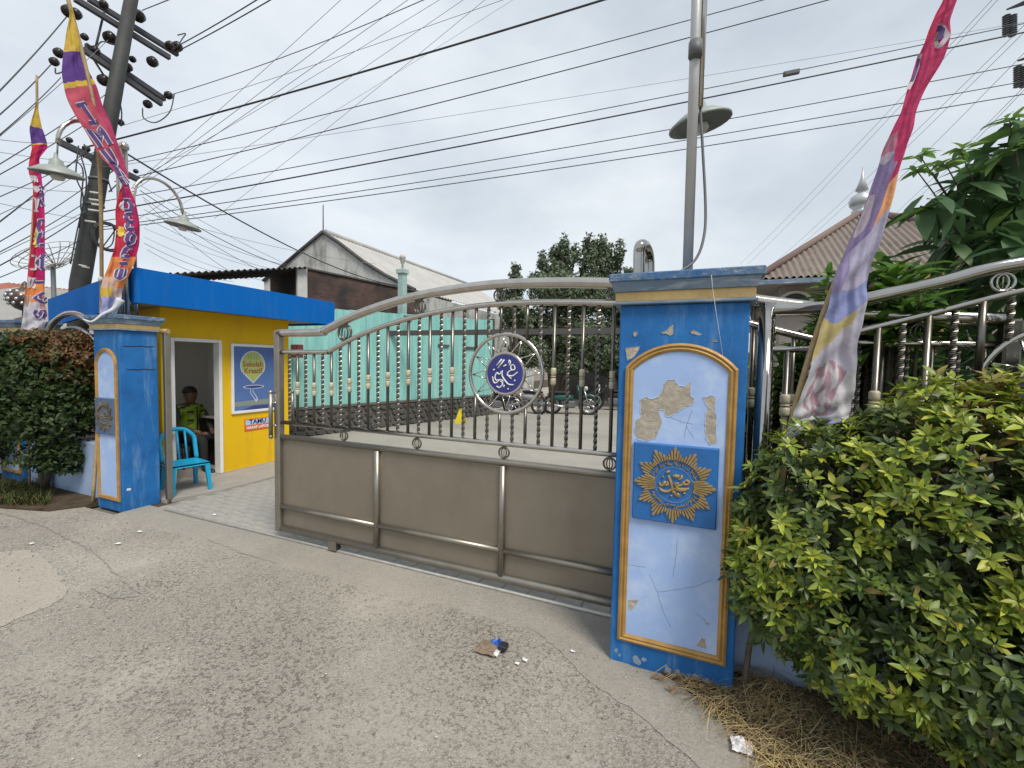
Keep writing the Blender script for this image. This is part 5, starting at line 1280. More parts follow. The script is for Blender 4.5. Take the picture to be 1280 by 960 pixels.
fa = MB(); fa.box(e0, e1, f0_, f0_ + .05, ez - .13, ez - .03); fa.box(e0 + .0, e0 + .05, f0_ + .05, f1_, ez - .13, ez - .03); fa.build('fascia_board', 'greyblue', hs)
for k in range(5):
    cx_ = 2.1 + k * 1.0; ar = [(cx_ - .38, ez - .62), (cx_ + .38, ez - .62)] + arc_pts(cx_ - .38, cx_ + .38, ez - .5, ez - .22, 8)[::-1]; ar2 = [(cx_ + (x - cx_) * .78, ez - .60 + (z_ - ez + .62) * .80) for x, z_ in ar]
    f_ = MB().prism(ar, 'y', f0_ + .545, f0_ + .49).build('window', 'offwhite', hs); MB().prism(ar2, 'y', f0_ + .49, f0_ + .478).build('pane', 'dark', f_)
MB().box(e0 + .5, e1 - .5, f0_ + .47, f0_ + .548, ez - .76, ez - .68).build('string_course', 'offwhite', hs)
MB().lathe([(.34, -.1), (.34, .12), (.26, .16), (.42, .34), (.46, .52), (.38, .72), (.16, .86), (.14, .94), (.24, .98), (.07, 1.5), (.02, 1.95)], 16, Matrix.Translation(AP) @ Matrix.Diagonal((.60, .60, .62, 1))).build('finial', 'dome', hs)
nb_ = thing('orange_building', 'orange painted gable end of a building partly hidden by mango leaves', 'building', tuple(pd(1185, 400, 10)))
pts = [pd(1150, 345, 10), pd(1185, 300, 10.0), pd(1205, 330, 9.8), pd(1205, 470, 9.8), pd(1150, 470, 10)]
vs = [tuple(p) for p in pts] + [tuple(p + Vector((.5, 1.2, 0))) for p in pts]
MB().add(vs, [(4,3,2,1,0), (5,6,7,8,9)] + [(i, (i+1) % 5, (i+1) % 5 + 5, i + 5) for i in range(5)]).build('wall', 'orange', nb_)
MB().tube([pts[0], pts[1], pts[2]], .06, 5).build('verge', 'ridge', nb_)

# ------------------------------------------------------------------ left background: red roof house, dish
rh = thing('red_roof_house', 'low house with red tiled roof behind the urn at the left edge', 'house', tuple(pd(-40, 450, 17)))
c0 = pd(62, 372, 17); c1 = pd(-160, 352, 16)
r0_ = c0 + Vector((0, 2.5, .35)); 
def rsf(a, b): return (c1.lerp(c0, a) + Vector((-.8 * b, 2.2 * b, .75 * b - .35))) + Vector((0, 0, .02 * math.sin(a * 2*PI*30)))
MB().grid(rsf, 200, 8).build('roof', 'redtile', rh)
w0 = c0 + Vector((0, .3, 0)); w1 = c1 + Vector((0, .3, 0))
MB().add([(w1.x, w1.y, 0), (w0.x, w0.y, 0), (w0.x, w0.y, c0.z - .35), (w1.x, w1.y, c1.z - .35), (w1.x, w1.y + 2, 0), (w0.x, w0.y + 2, 0), (w0.x, w0.y + 2, c0.z + .3), (w1.x, w1.y + 2, c1.z + .3)], [(0,1,2,3), (1,5,6,2), (3,2,6,7), (4,0,3,7), (5,4,7,6)]).build('wall', 'offwhite', rh)
ds = thing('satellite_dish', 'large mesh satellite dish on a short pole behind the leaning power pole', 'dish', tuple(pd(68, 400, 14)))
dc = pd(66, 328, 14); dm = Matrix.Translation(dc) @ Matrix.Rotation(rad(-24), 4, (0, 1, 0)) @ Matrix.Rotation(rad(20), 4, 'X')
DR = .60
dmb = MB()
for k in range(18):
    a = 2*PI*k/18; dmb.tube([dm @ Vector((r*math.cos(a), r*math.sin(a), .28*(r/DR)**2 - .1)) for r in (.05, .5, DR)], .009, 4)
for r in (.15, .28, .40, .51, DR): dmb.tube([dm @ Vector((r*math.cos(2*PI*k/28), r*math.sin(2*PI*k/28), .28*(r/DR)**2 - .1)) for k in range(28)], .009, 4, closed=True)
dmb.build('reflector', 'offwhite', ds)
MB().tube([dm @ Vector((0, 0, -.1)), dm @ Vector((0, 0, .45))], .015, 4).build('feed', 'lattice', ds)
MB().tube([(dc.x, dc.y, 0), (dc.x, dc.y, dc.z - .05)], .045, 8).build('post', 'lattice', ds)
# urn on the far-left pillar
ur = thing('urn', 'bronze pineapple shaped urn standing on the far left blue pillar', 'urn', (-8.32, 2.9, 2.13))
um = Matrix.Translation((-8.32, 2.9, 2.13))
MB().lathe([(.11, 0), (.11, .03), (.04, .06), (.035, .14), (.10, .17), (.18, .26), (.19, .33), (.16, .40), (.06, .44), (.03, .47), (.035, .50), (.005, .54)], 14, um).build('bowl', 'clutter', ur)
kn = MB()
for j in range(4):
    for k in range(12):
        a = 2*PI*(k + .5*(j % 2))/12; r = (.155, .178, .178, .155)[j]; kn.ball((-8.32 + r*math.cos(a), 2.9 + r*math.sin(a), 2.13 + .235 + .05*j), .026, 6, 4)
kn.build('studs', 'silver', ur, kind='stuff')

# ------------------------------------------------------------------ lamp posts
def shade(root, c, R, lean=0, lx=0):
    m_ = Matrix.Translation(c) @ Matrix.Rotation(lean, 4, 'X') @ Matrix.Rotation(lx, 4, 'Y')
    s_ = MB().lathe([(R, -.012), (R*1.0, 0), (R*.62, R*.26), (R*.30, R*.36), (R*.24, R*.62), (R*.10, R*.70), (R*.05, R*.95), (.004, R*.96), (.004, R*.50), (R*.28, R*.30), (R*.60, R*.22), (R*.96, -.012)], 24, m_).build('lamp_shade', 'shade', root)
    MB().lathe([(R*.18, R*.22), (R*.24, 0), (R*.27, -R*.18), (R*.20, -R*.30), (.005, -R*.32)], 14, m_).build('lamp_globe', 'bulb', s_)
def arcpath(c0, c1, dz, n=14):
    """arc from rising pipe end c0 over to hanging end c1"""
    o = []
    for k in range(n + 1):
        t = PI * k / n; o.append(Vector((lerp(c0.x, c1.x, (1 - math.cos(t))/2), lerp(c0.y, c1.y, (1 - math.cos(t))/2), lerp(c0.z, c1.z, k/n) + dz*math.sin(t))))
    return o
LU = -5.92
lamp = thing('lamp_post', 'double armed lamp post on the left blue pillar beside the red banner', 'lamp post', (LU, 2.88, 2.135))
MB().tube([(LU, 2.88, 2.135), (LU, 2.88, 3.98)], .032, 10).ball((LU, 2.88, 4.02), .05).build('pole', 'steel', lamp)
aL = [Vector((LU, 2.82, 2.14)), Vector((LU, 2.82, 3.78))] + arcpath(Vector((LU, 2.82, 3.85)), Vector((LU, 2.33, 3.80)), .30)
MB().tube(aL, .019, 8).build('arm', 'steel', lamp); shade(lamp, Vector((LU, 2.322, 3.50)), .205, rad(6), rad(8)); MB().tube([(LU, 2.33, 3.80), (LU, 2.322, 3.66)], .008, 5).build('hanger', 'lattice', lamp)
aR = [Vector((LU, 2.96, 2.14)), Vector((LU, 2.96, 3.50))] + arcpath(Vector((LU, 2.97, 3.55)), Vector((LU, 3.47, 3.48)), .27)
MB().tube(aR, .018, 8).build('arm', 'steel', lamp); shade(lamp, Vector((LU, 3.474, 3.325)), .19, rad(-4), rad(8)); MB().tube([(LU, 3.47, 3.48), (LU, 3.474, 3.40)], .008, 5).build('hanger', 'lattice', lamp)
l2 = thing('lamp_post', 'tall steel pole with hanging lamp on top of the peeling blue pillar', 'lamp post', (-.045, 2.66, 2.195))
MB().tube([(-.040, 2.655, 2.195), (-.055, 2.655, 5.2)], .027, 14).build('pole', 'galv', l2)
MB().tube([(-.043, 2.62, 3.38), (-.043, 2.62, 3.46)], .036, 10).build('clamp', 'lattice', l2)
MB().tube([Vector((-.01, 2.70, 3.15)), Vector((-.012, 2.70, 4.1))] + arcpath(Vector((-.012, 2.70, 4.1)), Vector((-.008, 3.02, 3.55)), .25), .017, 8).build('arm', 'steel', l2)
shade(l2, Vector((-.008, 3.02, 3.225)), .185, rad(8), rad(-9)); MB().tube([(-.008, 3.02, 3.55), (-.008, 3.02, 3.38)], .008, 5).build('hanger', 'lattice', l2)
cb_ = smooth_path([pv(873, 0, 2.72), pv(873, 90, 2.72), pv(878, 180, 2.72), pv(882, 262, 2.70), pv(879, 300, 2.66), pv(868, 326, 2.62), pv(846, 342, 2.56)], 6)
solo(MB().tube(cb_, .0075, 6), 'lamp_cable', 'lattice', 'grey cable drooping beside the tall steel pole on the peeling pillar', 'cable')

# ------------------------------------------------------------------ banners
def banner(name, label, rows, colf, root_loc, ncol=14, nrow=110, fold=.012, seed=0, thick=True):
    """rows: [(t, left point, right point)] down the cloth; colf(s, t) print colour"""
    root = thing(name, label, 'banner', root_loc)
    L_ = smooth_path([r[0] for r in rows], 10); R_ = smooth_path([r[1] for r in rows], 10); n = len(L_) - 1
    def S(s, t, off=0):
        k = min(n - 1e-6, t * n); i = int(k); f = k - i
        a = L_[i].lerp(L_[i+1], f); b = R_[i].lerp(R_[i+1], f); p = a.lerp(b, s)
        dn = (L_[i+1] - L_[i]); nr = (b - a).cross(dn); nr = nr.normalized() if nr.length > 1e-7 else Vector((0, -1, 0))
        if nr.dot(CAM - p) < 0: nr = -nr
        w = (b - a).length
        lo = 1 + 1.2 * max(0, t - .5)
        return p + nr * (off + lo * fold * (.5 * math.sin(s*17 + t*33 + seed) * math.sin(t*71 - s*9) + math.sin(s*5.5 + t*9 + seed) + .6*math.sin(s*11 - t*23 + seed*2) + .5 * math.sin(t*41 + s*6)) * min(1, w/.15))
    MB().grid(lambda s, t: S(s, t), ncol, nrow, colf).build('cloth', 'print', root)
    return root, S
def on_banner(root, S, strokes, cx, cy, sx, sy, w, m, name='lettering', off=.004, rot=0):
    """strokes: 2D polylines in -1..1, laid on the cloth at s = cx + x*sx, t = cy - y*sy"""
    b = MB()
    for st in strokes:
        pts = []
        for a, c in zip(st, st[1:]):
            for k in range(4): pts.append((lerp(a[0], c[0], k/4), lerp(a[1], c[1], k/4)))
        pts.append(st[-1]); P = []
        for x, y in pts:
            if rot: x, y = x*math.cos(rot) - y*math.sin(rot), x*math.sin(rot) + y*math.cos(rot)
            P.append(S(min(1, max(0, cx + x*sx)), cy - y*sy, off))
        vs = []
        for i, p in enumerate(P):
            tg = (P[min(i+1, len(P)-1)] - P[max(i-1, 0)]); sd_ = tg.cross(CAM - p).normalized() * w / 2; vs += [p - sd_, p + sd_]
        b.add(vs, [(2*i, 2*i+1, 2*i+3, 2*i+2) for i in range(len(P)-1)], True)
    return b.build(name, m, root)
RED, MAG, PUR, YEL, ORG, WHT, PER, LAV = (.55, .035, .07), (.47, .02, .11), (.12, .055, .25), (.62, .42, .07), (.80, .26, .08), (.62, .60, .66), (.22, .25, .55), (.42, .38, .55)
# big leaning banner at right
BV = 2.40
rows = []
for y, xl, xr in ((-75, 1196, 1210), (0, 1177, 1197), (30, 1164, 1187), (75, 1146, 1178), (131, 1129, 1150), (172, 1112, 1140), (220, 1096, 1125), (300, 1062, 1103), (350, 1042, 1088), (390, 1032, 1082), (440, 1016, 1069), (490, 1000, 1066), (520, 991, 1062), (532, 987, 1056)):
    rows.append((pv(xl, y, BV), pv(xr, y - 4, BV + .03)))
def colR(s, t):
    PER, LAV, YEL, ORG, MAG = (.27, .30, .53), (.45, .42, .56), (.52, .43, .20), (.74, .36, .17), (.50, .045, .14)
    s = s + .05 * math.sin(t * 60); t = t + .012 * math.sin(s * 6 + t * 30)
    y = t  # 0 top .. 1 bottom
    h = .006 * math.sin(s * 37 + t * 50)
    if y < .37: return MAG if s > .12 or y > .2 else RED
    if y < .43: return (.40, .16, .22) if s < .35 else MAG
    if y < .56 - .05*s:
        if s < .62 + (.5 - y) * 2.2: return (.23, .18, .33) if (math.sin(y*90) + math.sin(s*9)) < 1.0 else (.45, .38, .45)
        return MAG if y < .47 else ORG if y < .53 else (.72, .46, .28)
    if y < .64 - .06*(s - .5): return LAV if s > .25 else (.30, .25, .42)
    if y < .715 - .03*s: return PER
    if y < .775 - .06*s and s < .75: return YEL
    if y < .80: return (.50, .47, .55)
    if y < .93:
        v_ = math.sin(s*31 + y*67) + math.sin(s*13 - y*149) + .7*math.sin(s*57 + y*23)
        if .16 < s < .80 - (y - .80)*2 and v_ > -.6: return (.42, .24, .28) if v_ > .8 else (.34, .26, .30) if v_ > .1 else (.48, .40, .44)
        if y > .89 and .52 < s < .75 - (y - .89)*3: return (.36, .28, .36)
        return (.58, .56, .58)
    if y < .965: return (.56, .55, .58)
    return (.30, .31, .50)
bR, SR = banner('banner', 'tall crumpled banner leaning right above the hedge, magenta at top and white at foot', rows, colR, tuple(pv(985, 620, BV)), 60, 420, .012, 1)
on_banner(bR, SR, [[(-.6, .9), (.4, .5), (.9, -.3), (.3, -.9), (-.3, -.4)]], .62, .185, .28, .03, .018, 'letter_edge'); on_banner(bR, SR, [[(-.3, .7), (.4, .2), (.3, -.6)]], .58, .18, .28, .025, .02, 'letter', off=.006)
on_banner(bR, SR, [[(-.5, 1), (.3, .3), (-.2, -.5), (-.9, -1)]], .14, .25, .16, .03, .015, 'letter_edge'); on_banner(bR, SR, [[(-.2, .8), (.2, .2), (-.3, -.6)]], .13, .25, .15, .028, .010, 'letter', off=.006)
bp = [pv(984, 640, BV + .05), pv(984, 553, BV + .05), pv(1030, 390, BV + .05), pv(1095, 240, BV + .045), pv(1160, 75, BV + .04), pv(1205, -60, BV + .03)]
bp[0] = Vector((bp[0].x, 2.62, .72))
MB().tube(smooth_path(bp, 6), .013, 7).build('bamboo_pole', 'bamboo', bR)
MB().tube(smooth_path([pv(1000, 532, BV - .01), pv(985, 548, BV - .01), pv(981, 562, BV)], 4), [.035, .033, .030, .026, .022, .018, .015, .013, .01], 7).build('tie', 'white_rag', bR)
# left small banner
D1 = 7.85
def row(D, y, xl, xr, dd=.03): return (pd(xl, y, D), pd(xr, y, D + dd))
rows1 = [row(D1, y, a, b) for y, a, b in ((126, 44.5, 45.5), (140, 42, 48), (160, 37, 53), (176, 39, 58), (185, 40, 59), (198, 37, 50), (215, 36, 52), (232, 41, 53), (250, 41, 55), (300, 39, 56), (340, 35, 56), (370, 31, 55), (392, 29, 58), (412, 26, 56))]
def colL(s, t):
    if t < .14 + .02*s: return YEL
    if t < .255: return PUR
    if t < .27: return YEL
    if t < .80: return RED if s < .5 else (.50, .02, .15)
    if t < .87: return ORG if s > .35 or t < .84 else (.7, .4, .3)
    return WHT if s < .7 or t > .93 else (.6, .3, .3)
b1, S1 = banner('banner', 'narrow red banner with yellow and purple tip farthest left above the bronze urn', rows1, colL, tuple(pd(40, 470, D1)), 18, 240, .010, 2)
p1 = [pd(46, 94, D1 - .02), pd(46, 150, D1 + .04), pd(42, 260, D1 + .04), pd(33, 420, D1 + .04)]; p1.append(Vector((p1[-1].x - .05, p1[-1].y, 0)))
MB().tube(smooth_path(p1, 6), .012, 6).build('bamboo_pole', 'bamboo', b1)
SQ = {'S': [[(.7, .8), (0, 1), (-.7, .6), (-.2, .1), (.5, -.2), (.6, -.8), (-.2, -1), (-.8, -.7)]], 'A': [[(-.8, -1), (0, 1), (.8, -1)], [(-.5, -.3), (.5, -.3)]], 'm': [[(-.9, -1), (-.9, .7), (-.5, .9), (0, .3), (0, -1)], [(0, .3), (.5, .9), (.9, .5), (.9, -1)]], 'u': [[(-.7, 1), (-.7, -.6), (0, -1), (.7, -.6), (.7, 1)]], 'n': [[(-.7, -1), (-.7, 1), (.3, .8), (.7, .2), (.7, -1)]], 'o': [[(.8, 0), (.5, .8), (-.3, 1), (-.8, .2), (-.5, -.8), (.3, -1), (.8, 0)]], 'I': [[(0, 1), (0, -1)], [(-.6, 1), (.6, 1)], [(-.6, -1), (.6, -1)]], 'M': [[(-.9, -1), (-.9, 1), (0, -.2), (.9, 1), (.9, -1)]], 'l': [[(0, 1), (0, -1)]], 'e': [[(-.7, 0), (.7, .1), (.4, .9), (-.4, .9), (-.8, 0), (-.3, -1), (.7, -.7)]], 't': [[(0, 1), (0, -.8), (.5, -1)], [(-.6, .5), (.6, .5)]], 'k': [[(-.6, 1), (-.6, -1)], [(.7, .9), (-.5, 0), (.7, -1)]], 'g': [[(.7, .8), (-.5, .9), (-.7, 0), (.3, -.2), (.7, .9), (.6, -.8), (-.3, -1)]]}
for chh, t_ in (('S', .925), ('A', .855), ('l', .80), ('A', .745), ('m', .68), ('A', .61), ('t', .555)):
    on_banner(b1, S1, SQ[chh], .72, t_, .24, .026, .050, 'letter_edge', off=.004, rot=PI/2); on_banner(b1, S1, SQ[chh], .72, t_, .24, .026, .028, 'letter', off=.007, rot=PI/2)
for chh, t_ in (('S', .80), ('u', .745), ('k', .625), ('e', .56), ('S', .50)):
    on_banner(b1, S1, SQ[chh], .28, t_, .2, .024, .026, 'letter_edge', off=.004, rot=PI/2)
on_banner(b1, S1, [[(-.9, 0), (.9, 0)], [(0, .9), (0, -.9)], [(-.6, .6), (.6, -.6)], [(.6, .6), (-.6, -.6)]], .3, .69, .2, .020, .03, 'flower', name='flower_print'); on_banner(b1, S1, [[(-.9, 0), (.9, 0)], [(0, .9), (0, -.9)], [(-.6, .6), (.6, -.6)], [(.6, .6), (-.6, -.6)]], .68, .44, .2, .020, .03, 'flower', name='flower_print')
# big curved banner by the left pillar: upper and lower lobes meet in a knot
D2 = 6.30
rows2 = [row(D2, y, a, b, .05) for y, a, b in ((8, 89, 90), (25, 86, 94), (48, 83, 102), (68, 80, 106), (88, 77.5, 111), (110, 80, 122), (130, 86, 128), (150, 97, 137), (170, 110, 144), (190, 122, 151), (208, 136, 156), (222, 148, 160), (230, 153, 161), (240, 149, 164), (260, 145, 171), (285, 146, 175), (305, 144, 174), (325, 138, 169), (345, 131, 162), (362, 126, 155), (378, 127, 151), (392, 125, 146))]
def colM(s, t):
    if t < .135: return YEL
    if t < .225 - .012*s: return PUR
    if t < .24 - .012*s: return YEL
    if t < .47: return (.50, .09, .13) if s < .78 else (.44, .05, .13)
    if t < .60: return (.48, .07, .16)
    if t < .80: return RED if s < .42 else ((.13, .06, .25) if s < .5 else MAG)
    if t < .86: return ORG if (s < .45 or s > .6) else MAG
    if t < .90: return (.62, .42, .32) if s < .6 else ORG
    if t < .93: return YEL if s < .5 else (.55, .4, .35)
    return (.33, .35, .62) if s < .75 else WHT
b2, S2 = banner('banner', 'long curving red banner with purple band hanging over the left blue pillar', rows2, colM, tuple(pd(117, 628, 6.95)), 24, 320, .012, 4)
bl_ = [pd(82, -12, D2 + .05), pd(96, 40, D2 + .05), pd(112, 105, D2 + .05), pd(121, 160, D2 + .10), pd(126, 250, D2 + .30), pd(127, 350, 6.80), pd(126.5, 392, 6.93)]
foot = pg(116, 628, .02); bl_.append(foot.lerp(bl_[-1], .5) + Vector((-.03, .03, 0))); bl_.append(foot)
MB().tube(smooth_path(bl_, 5), .018, 7).build('bamboo_pole', 'bamboo', b2)
for chh, t_, sz_ in (('I', .315, .25), ('M', .385, .27), ('u', .445, .22), ('A', .50, .2), ('m', .545, .2)):
    on_banner(b2, S2, SQ[chh], .40, t_, sz_, .026, .055, 'letter_edge', off=.005, rot=rad(12)); on_banner(b2, S2, SQ[chh], .40, t_, sz_, .026, .034, 'letter', off=.009, rot=rad(12))
for chh, t_ in (('u', .66), ('m', .70), ('o', .745), ('n', .785), ('l', .82), ('e', .85)):
    on_banner(b2, S2, SQ[chh], .56, t_, .16, .020, .050, 'letter_edge', off=.005, rot=PI/2); on_banner(b2, S2, SQ[chh], .56, t_, .16, .020, .032, 'letter', off=.009, rot=PI/2)
on_banner(b2, S2, [[(-.9, 0), (.9, 0)], [(0, .9), (0, -.9)], [(-.6, .6), (.6, -.6)], [(.6, .6), (-.6, -.6)]], .22, .725, .14, .016, .05, 'flower', name='flower_print')
on_banner(b2, S2, SQ['A'], .28, .66, .14, .018, .02, 'letter_edge', rot=PI/2)
MB().tube(smooth_path([pd(151, 374, D2), pd(142, 386, D2), pd(128, 393, D2), pd(115, 402, D2), pd(104, 399, D2 + .05)], 4), [.040,.036,.031,.026,.022,.019,.017,.015,.013,.012,.011,.010,.010,.009,.009,.008,.007], 7).build('tie', 'white_rag', b2)
MB().ball(pd(126, 349, 6.77), (.028, .028, .03), 8, 6).build('tie', 'white_rag', b2)

# ------------------------------------------------------------------ utility pole, cross-arms, insulators
up = thing('utility_pole', 'leaning dark utility pole with double cross-arms and insulators behind the booth', 'utility pole', (-11.0, 4.42, 0))
ptop = pd(172, -45, 11.8); pbase = Vector((-11.0, 4.42, 0)); pmid = pd(100, 355, 11.85)
MB().tube([pbase, pmid, pmid.lerp(ptop, .5), ptop], [.17, .155, .128, .10], 14).build('pole', 'pole', up)
for z_ in (4.6, 5.1): q = pmid.lerp(ptop, (z_ - pmid.z) / (ptop.z - pmid.z)); MB().lathe([(.157, -.02), (.157, .02)], 14, Matrix.Translation(q)).build('band', 'lattice', up)
def arm_(p0, p1, r=.045, n='crossarm'):
    d = (p1 - p0).normalized(); s_ = d.cross(Vector((0, 0, 1))).normalized() * r; z_ = Vector((0, 0, r))
    return MB().add([p0 - s_ - z_, p0 + s_ - z_, p0 + s_ + z_, p0 - s_ + z_, p1 - s_ - z_, p1 + s_ - z_, p1 + s_ + z_, p1 - s_ + z_], [(3,2,1,0), (4,5,6,7), (0,1,5,4), (1,2,6,5), (2,3,7,6), (3,0,4,7)]).build(n, 'arm', up)
AU = -10.75
A1 = arm_(pu(93, -2, AU), pu(212, 72, AU)); A2 = arm_(pu(110, -2, AU - .2), pu(222, 68, AU - .2)); A3 = arm_(pu(104, 62, AU), pu(202, 130, AU)); A4 = arm_(pu(107, 57, AU - .2), pu(206, 124, AU - .2)); A5 = arm_(pu(75, 178, AU - .1), pu(176, 226, AU - .1), .05)
def insulator(par, px, py, r, u=AU - .1, ax='u'):
    c = pu(px, py, u); m_ = Matrix.Translation(c) @ Matrix.Rotation(PI/2, 4, 'Y')
    MB().lathe([(r*.3, -r*1.1), (r*.8, -r*.9), (r, -r*.5), (r*.6, -r*.35), (r, 0), (r*.6, r*.2), (r*.95, r*.45), (r*.35, r*1.0)], 12, m_).build('insulator', 'insul', par)
for par, lst in ((A1, ((86, 14, 10), (95, 17, 9), (174, 20, 11), (138, 47, 11), (213, 57, 9), (222, 58, 10), (191, 77, 10), (130, 5, 7))), (A3, ((74, 66, 8), (68, 77, 7), (119, 63, 8), (160, 84, 8), (166, 74, 6), (130, 100, 10), (211, 119, 8), (185, 130, 8), (106, 46, 6))), (A5, ((87, 175, 5), (108, 186, 6), (170, 214, 4.5), (151, 153, 6)))):
    for px, py, rp in lst: insulator(par, px, py, rp * 11.9 / 540 * .45)
for a, b in (((108, 60), (142, 113)), ((130, 15), (118, 65))): MB().tube([pu(*a, AU - .1), pu(*b, AU - .1)], .02, 5).build('brace', 'arm', up)
# jumper loops and the tangle of cables at the pole
jl = []
for pts_ in ([(218, 117), (212, 140), (195, 153), (180, 148), (178, 135)], [(69, 85), (70, 92), (78, 90)], [(120, 60), (128, 52), (148, 58)], [(148, 120), (152, 140), (151, 158)], [(100, 190), (108, 230), (96, 290), (88, 330)], [(95, 200), (104, 215), (101, 260), (110, 270)], [(150, 275), (142, 290), (128, 310), (140, 305), (142, 285), (130, 280)], [(126, 225), (148, 210), (150, 225), (136, 240)], [(105, 180), (112, 200), (130, 215), (140, 240)], [(98, 182), (95, 220), (104, 246), (99, 285)], [(222, 58), (228, 48), (232, 42), (222, 44)]):
    jl.append(pts_)
for pts_ in jl: MB().tube(smooth_path([pu(x, y, AU + .05) for x, y in pts_], 5), .012, 5).build('jumper_cable', 'cable', up)
cl_ = MB()
for k in range(3): cl_.tube([pu(135, 296, AU + .1) + Vector((0, .22*math.cos(2*PI*i/18), .24*math.sin(2*PI*i/18))) * (1 + .08*k) for i in range(18)], .014, 5, closed=True)
cl_.build('cable_coil', 'cable', up, kind='stuff')
for k, (px, py) in enumerate(((118, 240), (117, 249), (120, 255), (116, 262), (112, 276), (104, 331), (108, 333))):
    a = pd(px - 6, py, 11.55); b = pd(px + (8 if k < 5 else 4), py + 2, 11.55); MB().tube([a, b], .02 if k < 5 else .014, 4).build('stencil_mark', 'offwhite', up)

# ------------------------------------------------------------------ overhead wires: each its own thing
nw = 0
def wire(p0, D0, p1, D1_, sag, r, label, m='cable', group='overhead wires', extend=(0, 0)):
    a, b = pd(*p0, D0), pd(*p1, D1_); pts = []
    for k in range(25):
        f = k / 24; t = lerp(-extend[0], 1 + extend[1], f); q = a.lerp(b, t); q.z -= sag * 4 * f * (1 - f); pts.append(q)
    return solo(MB().tube(pts, r * .70, 5, caps=False), 'power_line', m, label, 'cable', group, org=pts[0])
EX = (.09, .35)
wire((148, 172), 11.8, (733, 0), 7, .10, .024, 'thickest black cable sweeping up from the pole over the left half', extend=EX)
wire((200, 212), 12, (1010, 0), 9, .12, .013, 'long black wire meeting the top edge right of the tall steel pole', extend=EX)
wire((190, 193), 12, (930, 0), 9, .12, .012, 'long black wire meeting the top edge just past the tall steel pole', extend=EX)
F_ = 'parallel black wires crossing behind the tall steel pole'
WC = []
def wire_pt(o, k): return Vector(o.data.vertices[5 * k].co) + Vector(o.location)
wu = wire((200, 237), 12, (1280, 22), 13, .15, .012, 'uppermost of the five right hand wires, with a small splice box', extend=EX)
wire((200, 250), 12, (1280, 33), 13, .15, .020, 'doubled thick wire just under the wire with the splice box', extend=EX)
wire((205, 262), 12, (1280, 70), 13, .2, .012, 'third from top of the wires running to the right edge', extend=EX)
wire((210, 270), 12, (1280, 92), 13, .2, .012, 'second from bottom of the wires running to the right edge', extend=EX)
wire((212, 274), 12, (1280, 108), 13, .2, .013, 'lowest of the wires running right behind the hanging lamp', extend=EX)
p = min((wire_pt(wu, k) for k in range(25)), key=lambda q: abs((ROT.transposed() @ (q - CAM)).x / -(ROT.transposed() @ (q - CAM)).z * 540 + 640 - 1003)); solo(MB().bbox(p.x - .14, p.x + .14, p.y - .04, p.y + .04, p.z - .075, p.z + .005, .01), 'splice_box', 'lattice', 'small grey splice box hanging on the uppermost right hand wire', 'splice box')
wire((185, 215), 12, (423, 0), 9, .05, .006, 'thin steep wire fanning up, leftmost of the fan above the booth', 'cable2', extend=EX)
wire((187, 218), 12, (473, 0), 9, .05, .007, 'thin steep wire of the fan, second from the left', 'cable2', extend=EX)
wire((190, 222), 12, (506, 0), 9, .05, .007, 'thin steep wire of the fan, third from the left', 'cable2', extend=EX)
wire((190, 262), 12, (575, 0), 9, .05, .006, 'thin steep wire of the fan, fourth from the left', 'cable2', extend=EX)
wire((290, 255), 13, (603, 0), 9, .05, .006, 'thin steep wire of the fan, rightmost and starting beyond the right lamp', 'cable2', extend=EX)
wire((222, 57), 11.9, (318, 0), 9, .03, .014, 'short black wire from the top cross-arm tip, upper of the pair', extend=EX)
wire((225, 62), 11.9, (335, 0), 9, .03, .014, 'short black wire from the top cross-arm tip, lower of the pair', extend=EX)
wire((180, 12), 11.9, (210, 0), 10, .0, .012, 'very short black wire right of the pole top', extend=EX)
wire((218, 115), 11.9, (510, 0), 8, .15, .010, 'black wire rising from the lower cross-arm right tip', extend=EX)
wire((153, 157), 11.9, (400, 72), 9, .1, .006, 'thin grey wire rising gently from the middle of the pole', 'cable2', extend=(0, 1.6))
# service drops falling to the right
wire((160, 193), 6.9, (505, 358), 14, .30, .016, 'black service cable falling right past the lamp to the gabled house')
wire((175, 238), 11, (362, 335), 12, .15, .011, 'black service cable falling toward the booth roof')
wire((178, 246), 11, (360, 352), 12, .15, .008, 'thin service cable below the black one toward the brick shed', 'cable2')
wire((180, 250), 11, (292, 342), 12, .1, .007, 'thin service cable steepest toward the booth roof edge', 'cable2')
wire((180, 285), 12, (365, 345), 12, .1, .006, 'pale thin line low over the booth roof, upper', 'hv')
wire((180, 296), 12, (335, 352), 12, .1, .006, 'pale thin line low over the booth roof, lower', 'hv')
for k, (a, b) in enumerate((((180, 262), (356, 331)), ((182, 272), (347, 338)), ((180, 304), (312, 349)), ((184, 312), (292, 352)), ((176, 232), (410, 352)), ((190, 268), (470, 330)))):
    wire(a, 11.5, b, 13, .12, .007, 'thin slack line among those between pole and booth roof, ' + ('first', 'second', 'third', 'fourth', 'the steep one', 'the shallow one')[k] + ' from the top', 'hv' if k % 2 else 'cable2')
wire((160, 205), 11.9, (640, 128), 10, .1, .006, 'thin grey line crossing the fan of wires at a shallow angle', 'cable2', extend=(.03, 2.2))
wire((205, 205), 12, (545, 0), 9, .05, .006, 'thin steep wire of the fan, between the third and fourth', 'cable2', extend=EX)
wire((215, 262), 12.5, (590, 30), 10, .05, .005, 'faint thin wire rising beside the fan, lowest of it', 'hv', extend=EX)
wire((150, 210), 11.9, (0, 186), 10, .05, .006, 'thin line nearly level between pole and left edge, upper', 'cable2', extend=(0, .8))
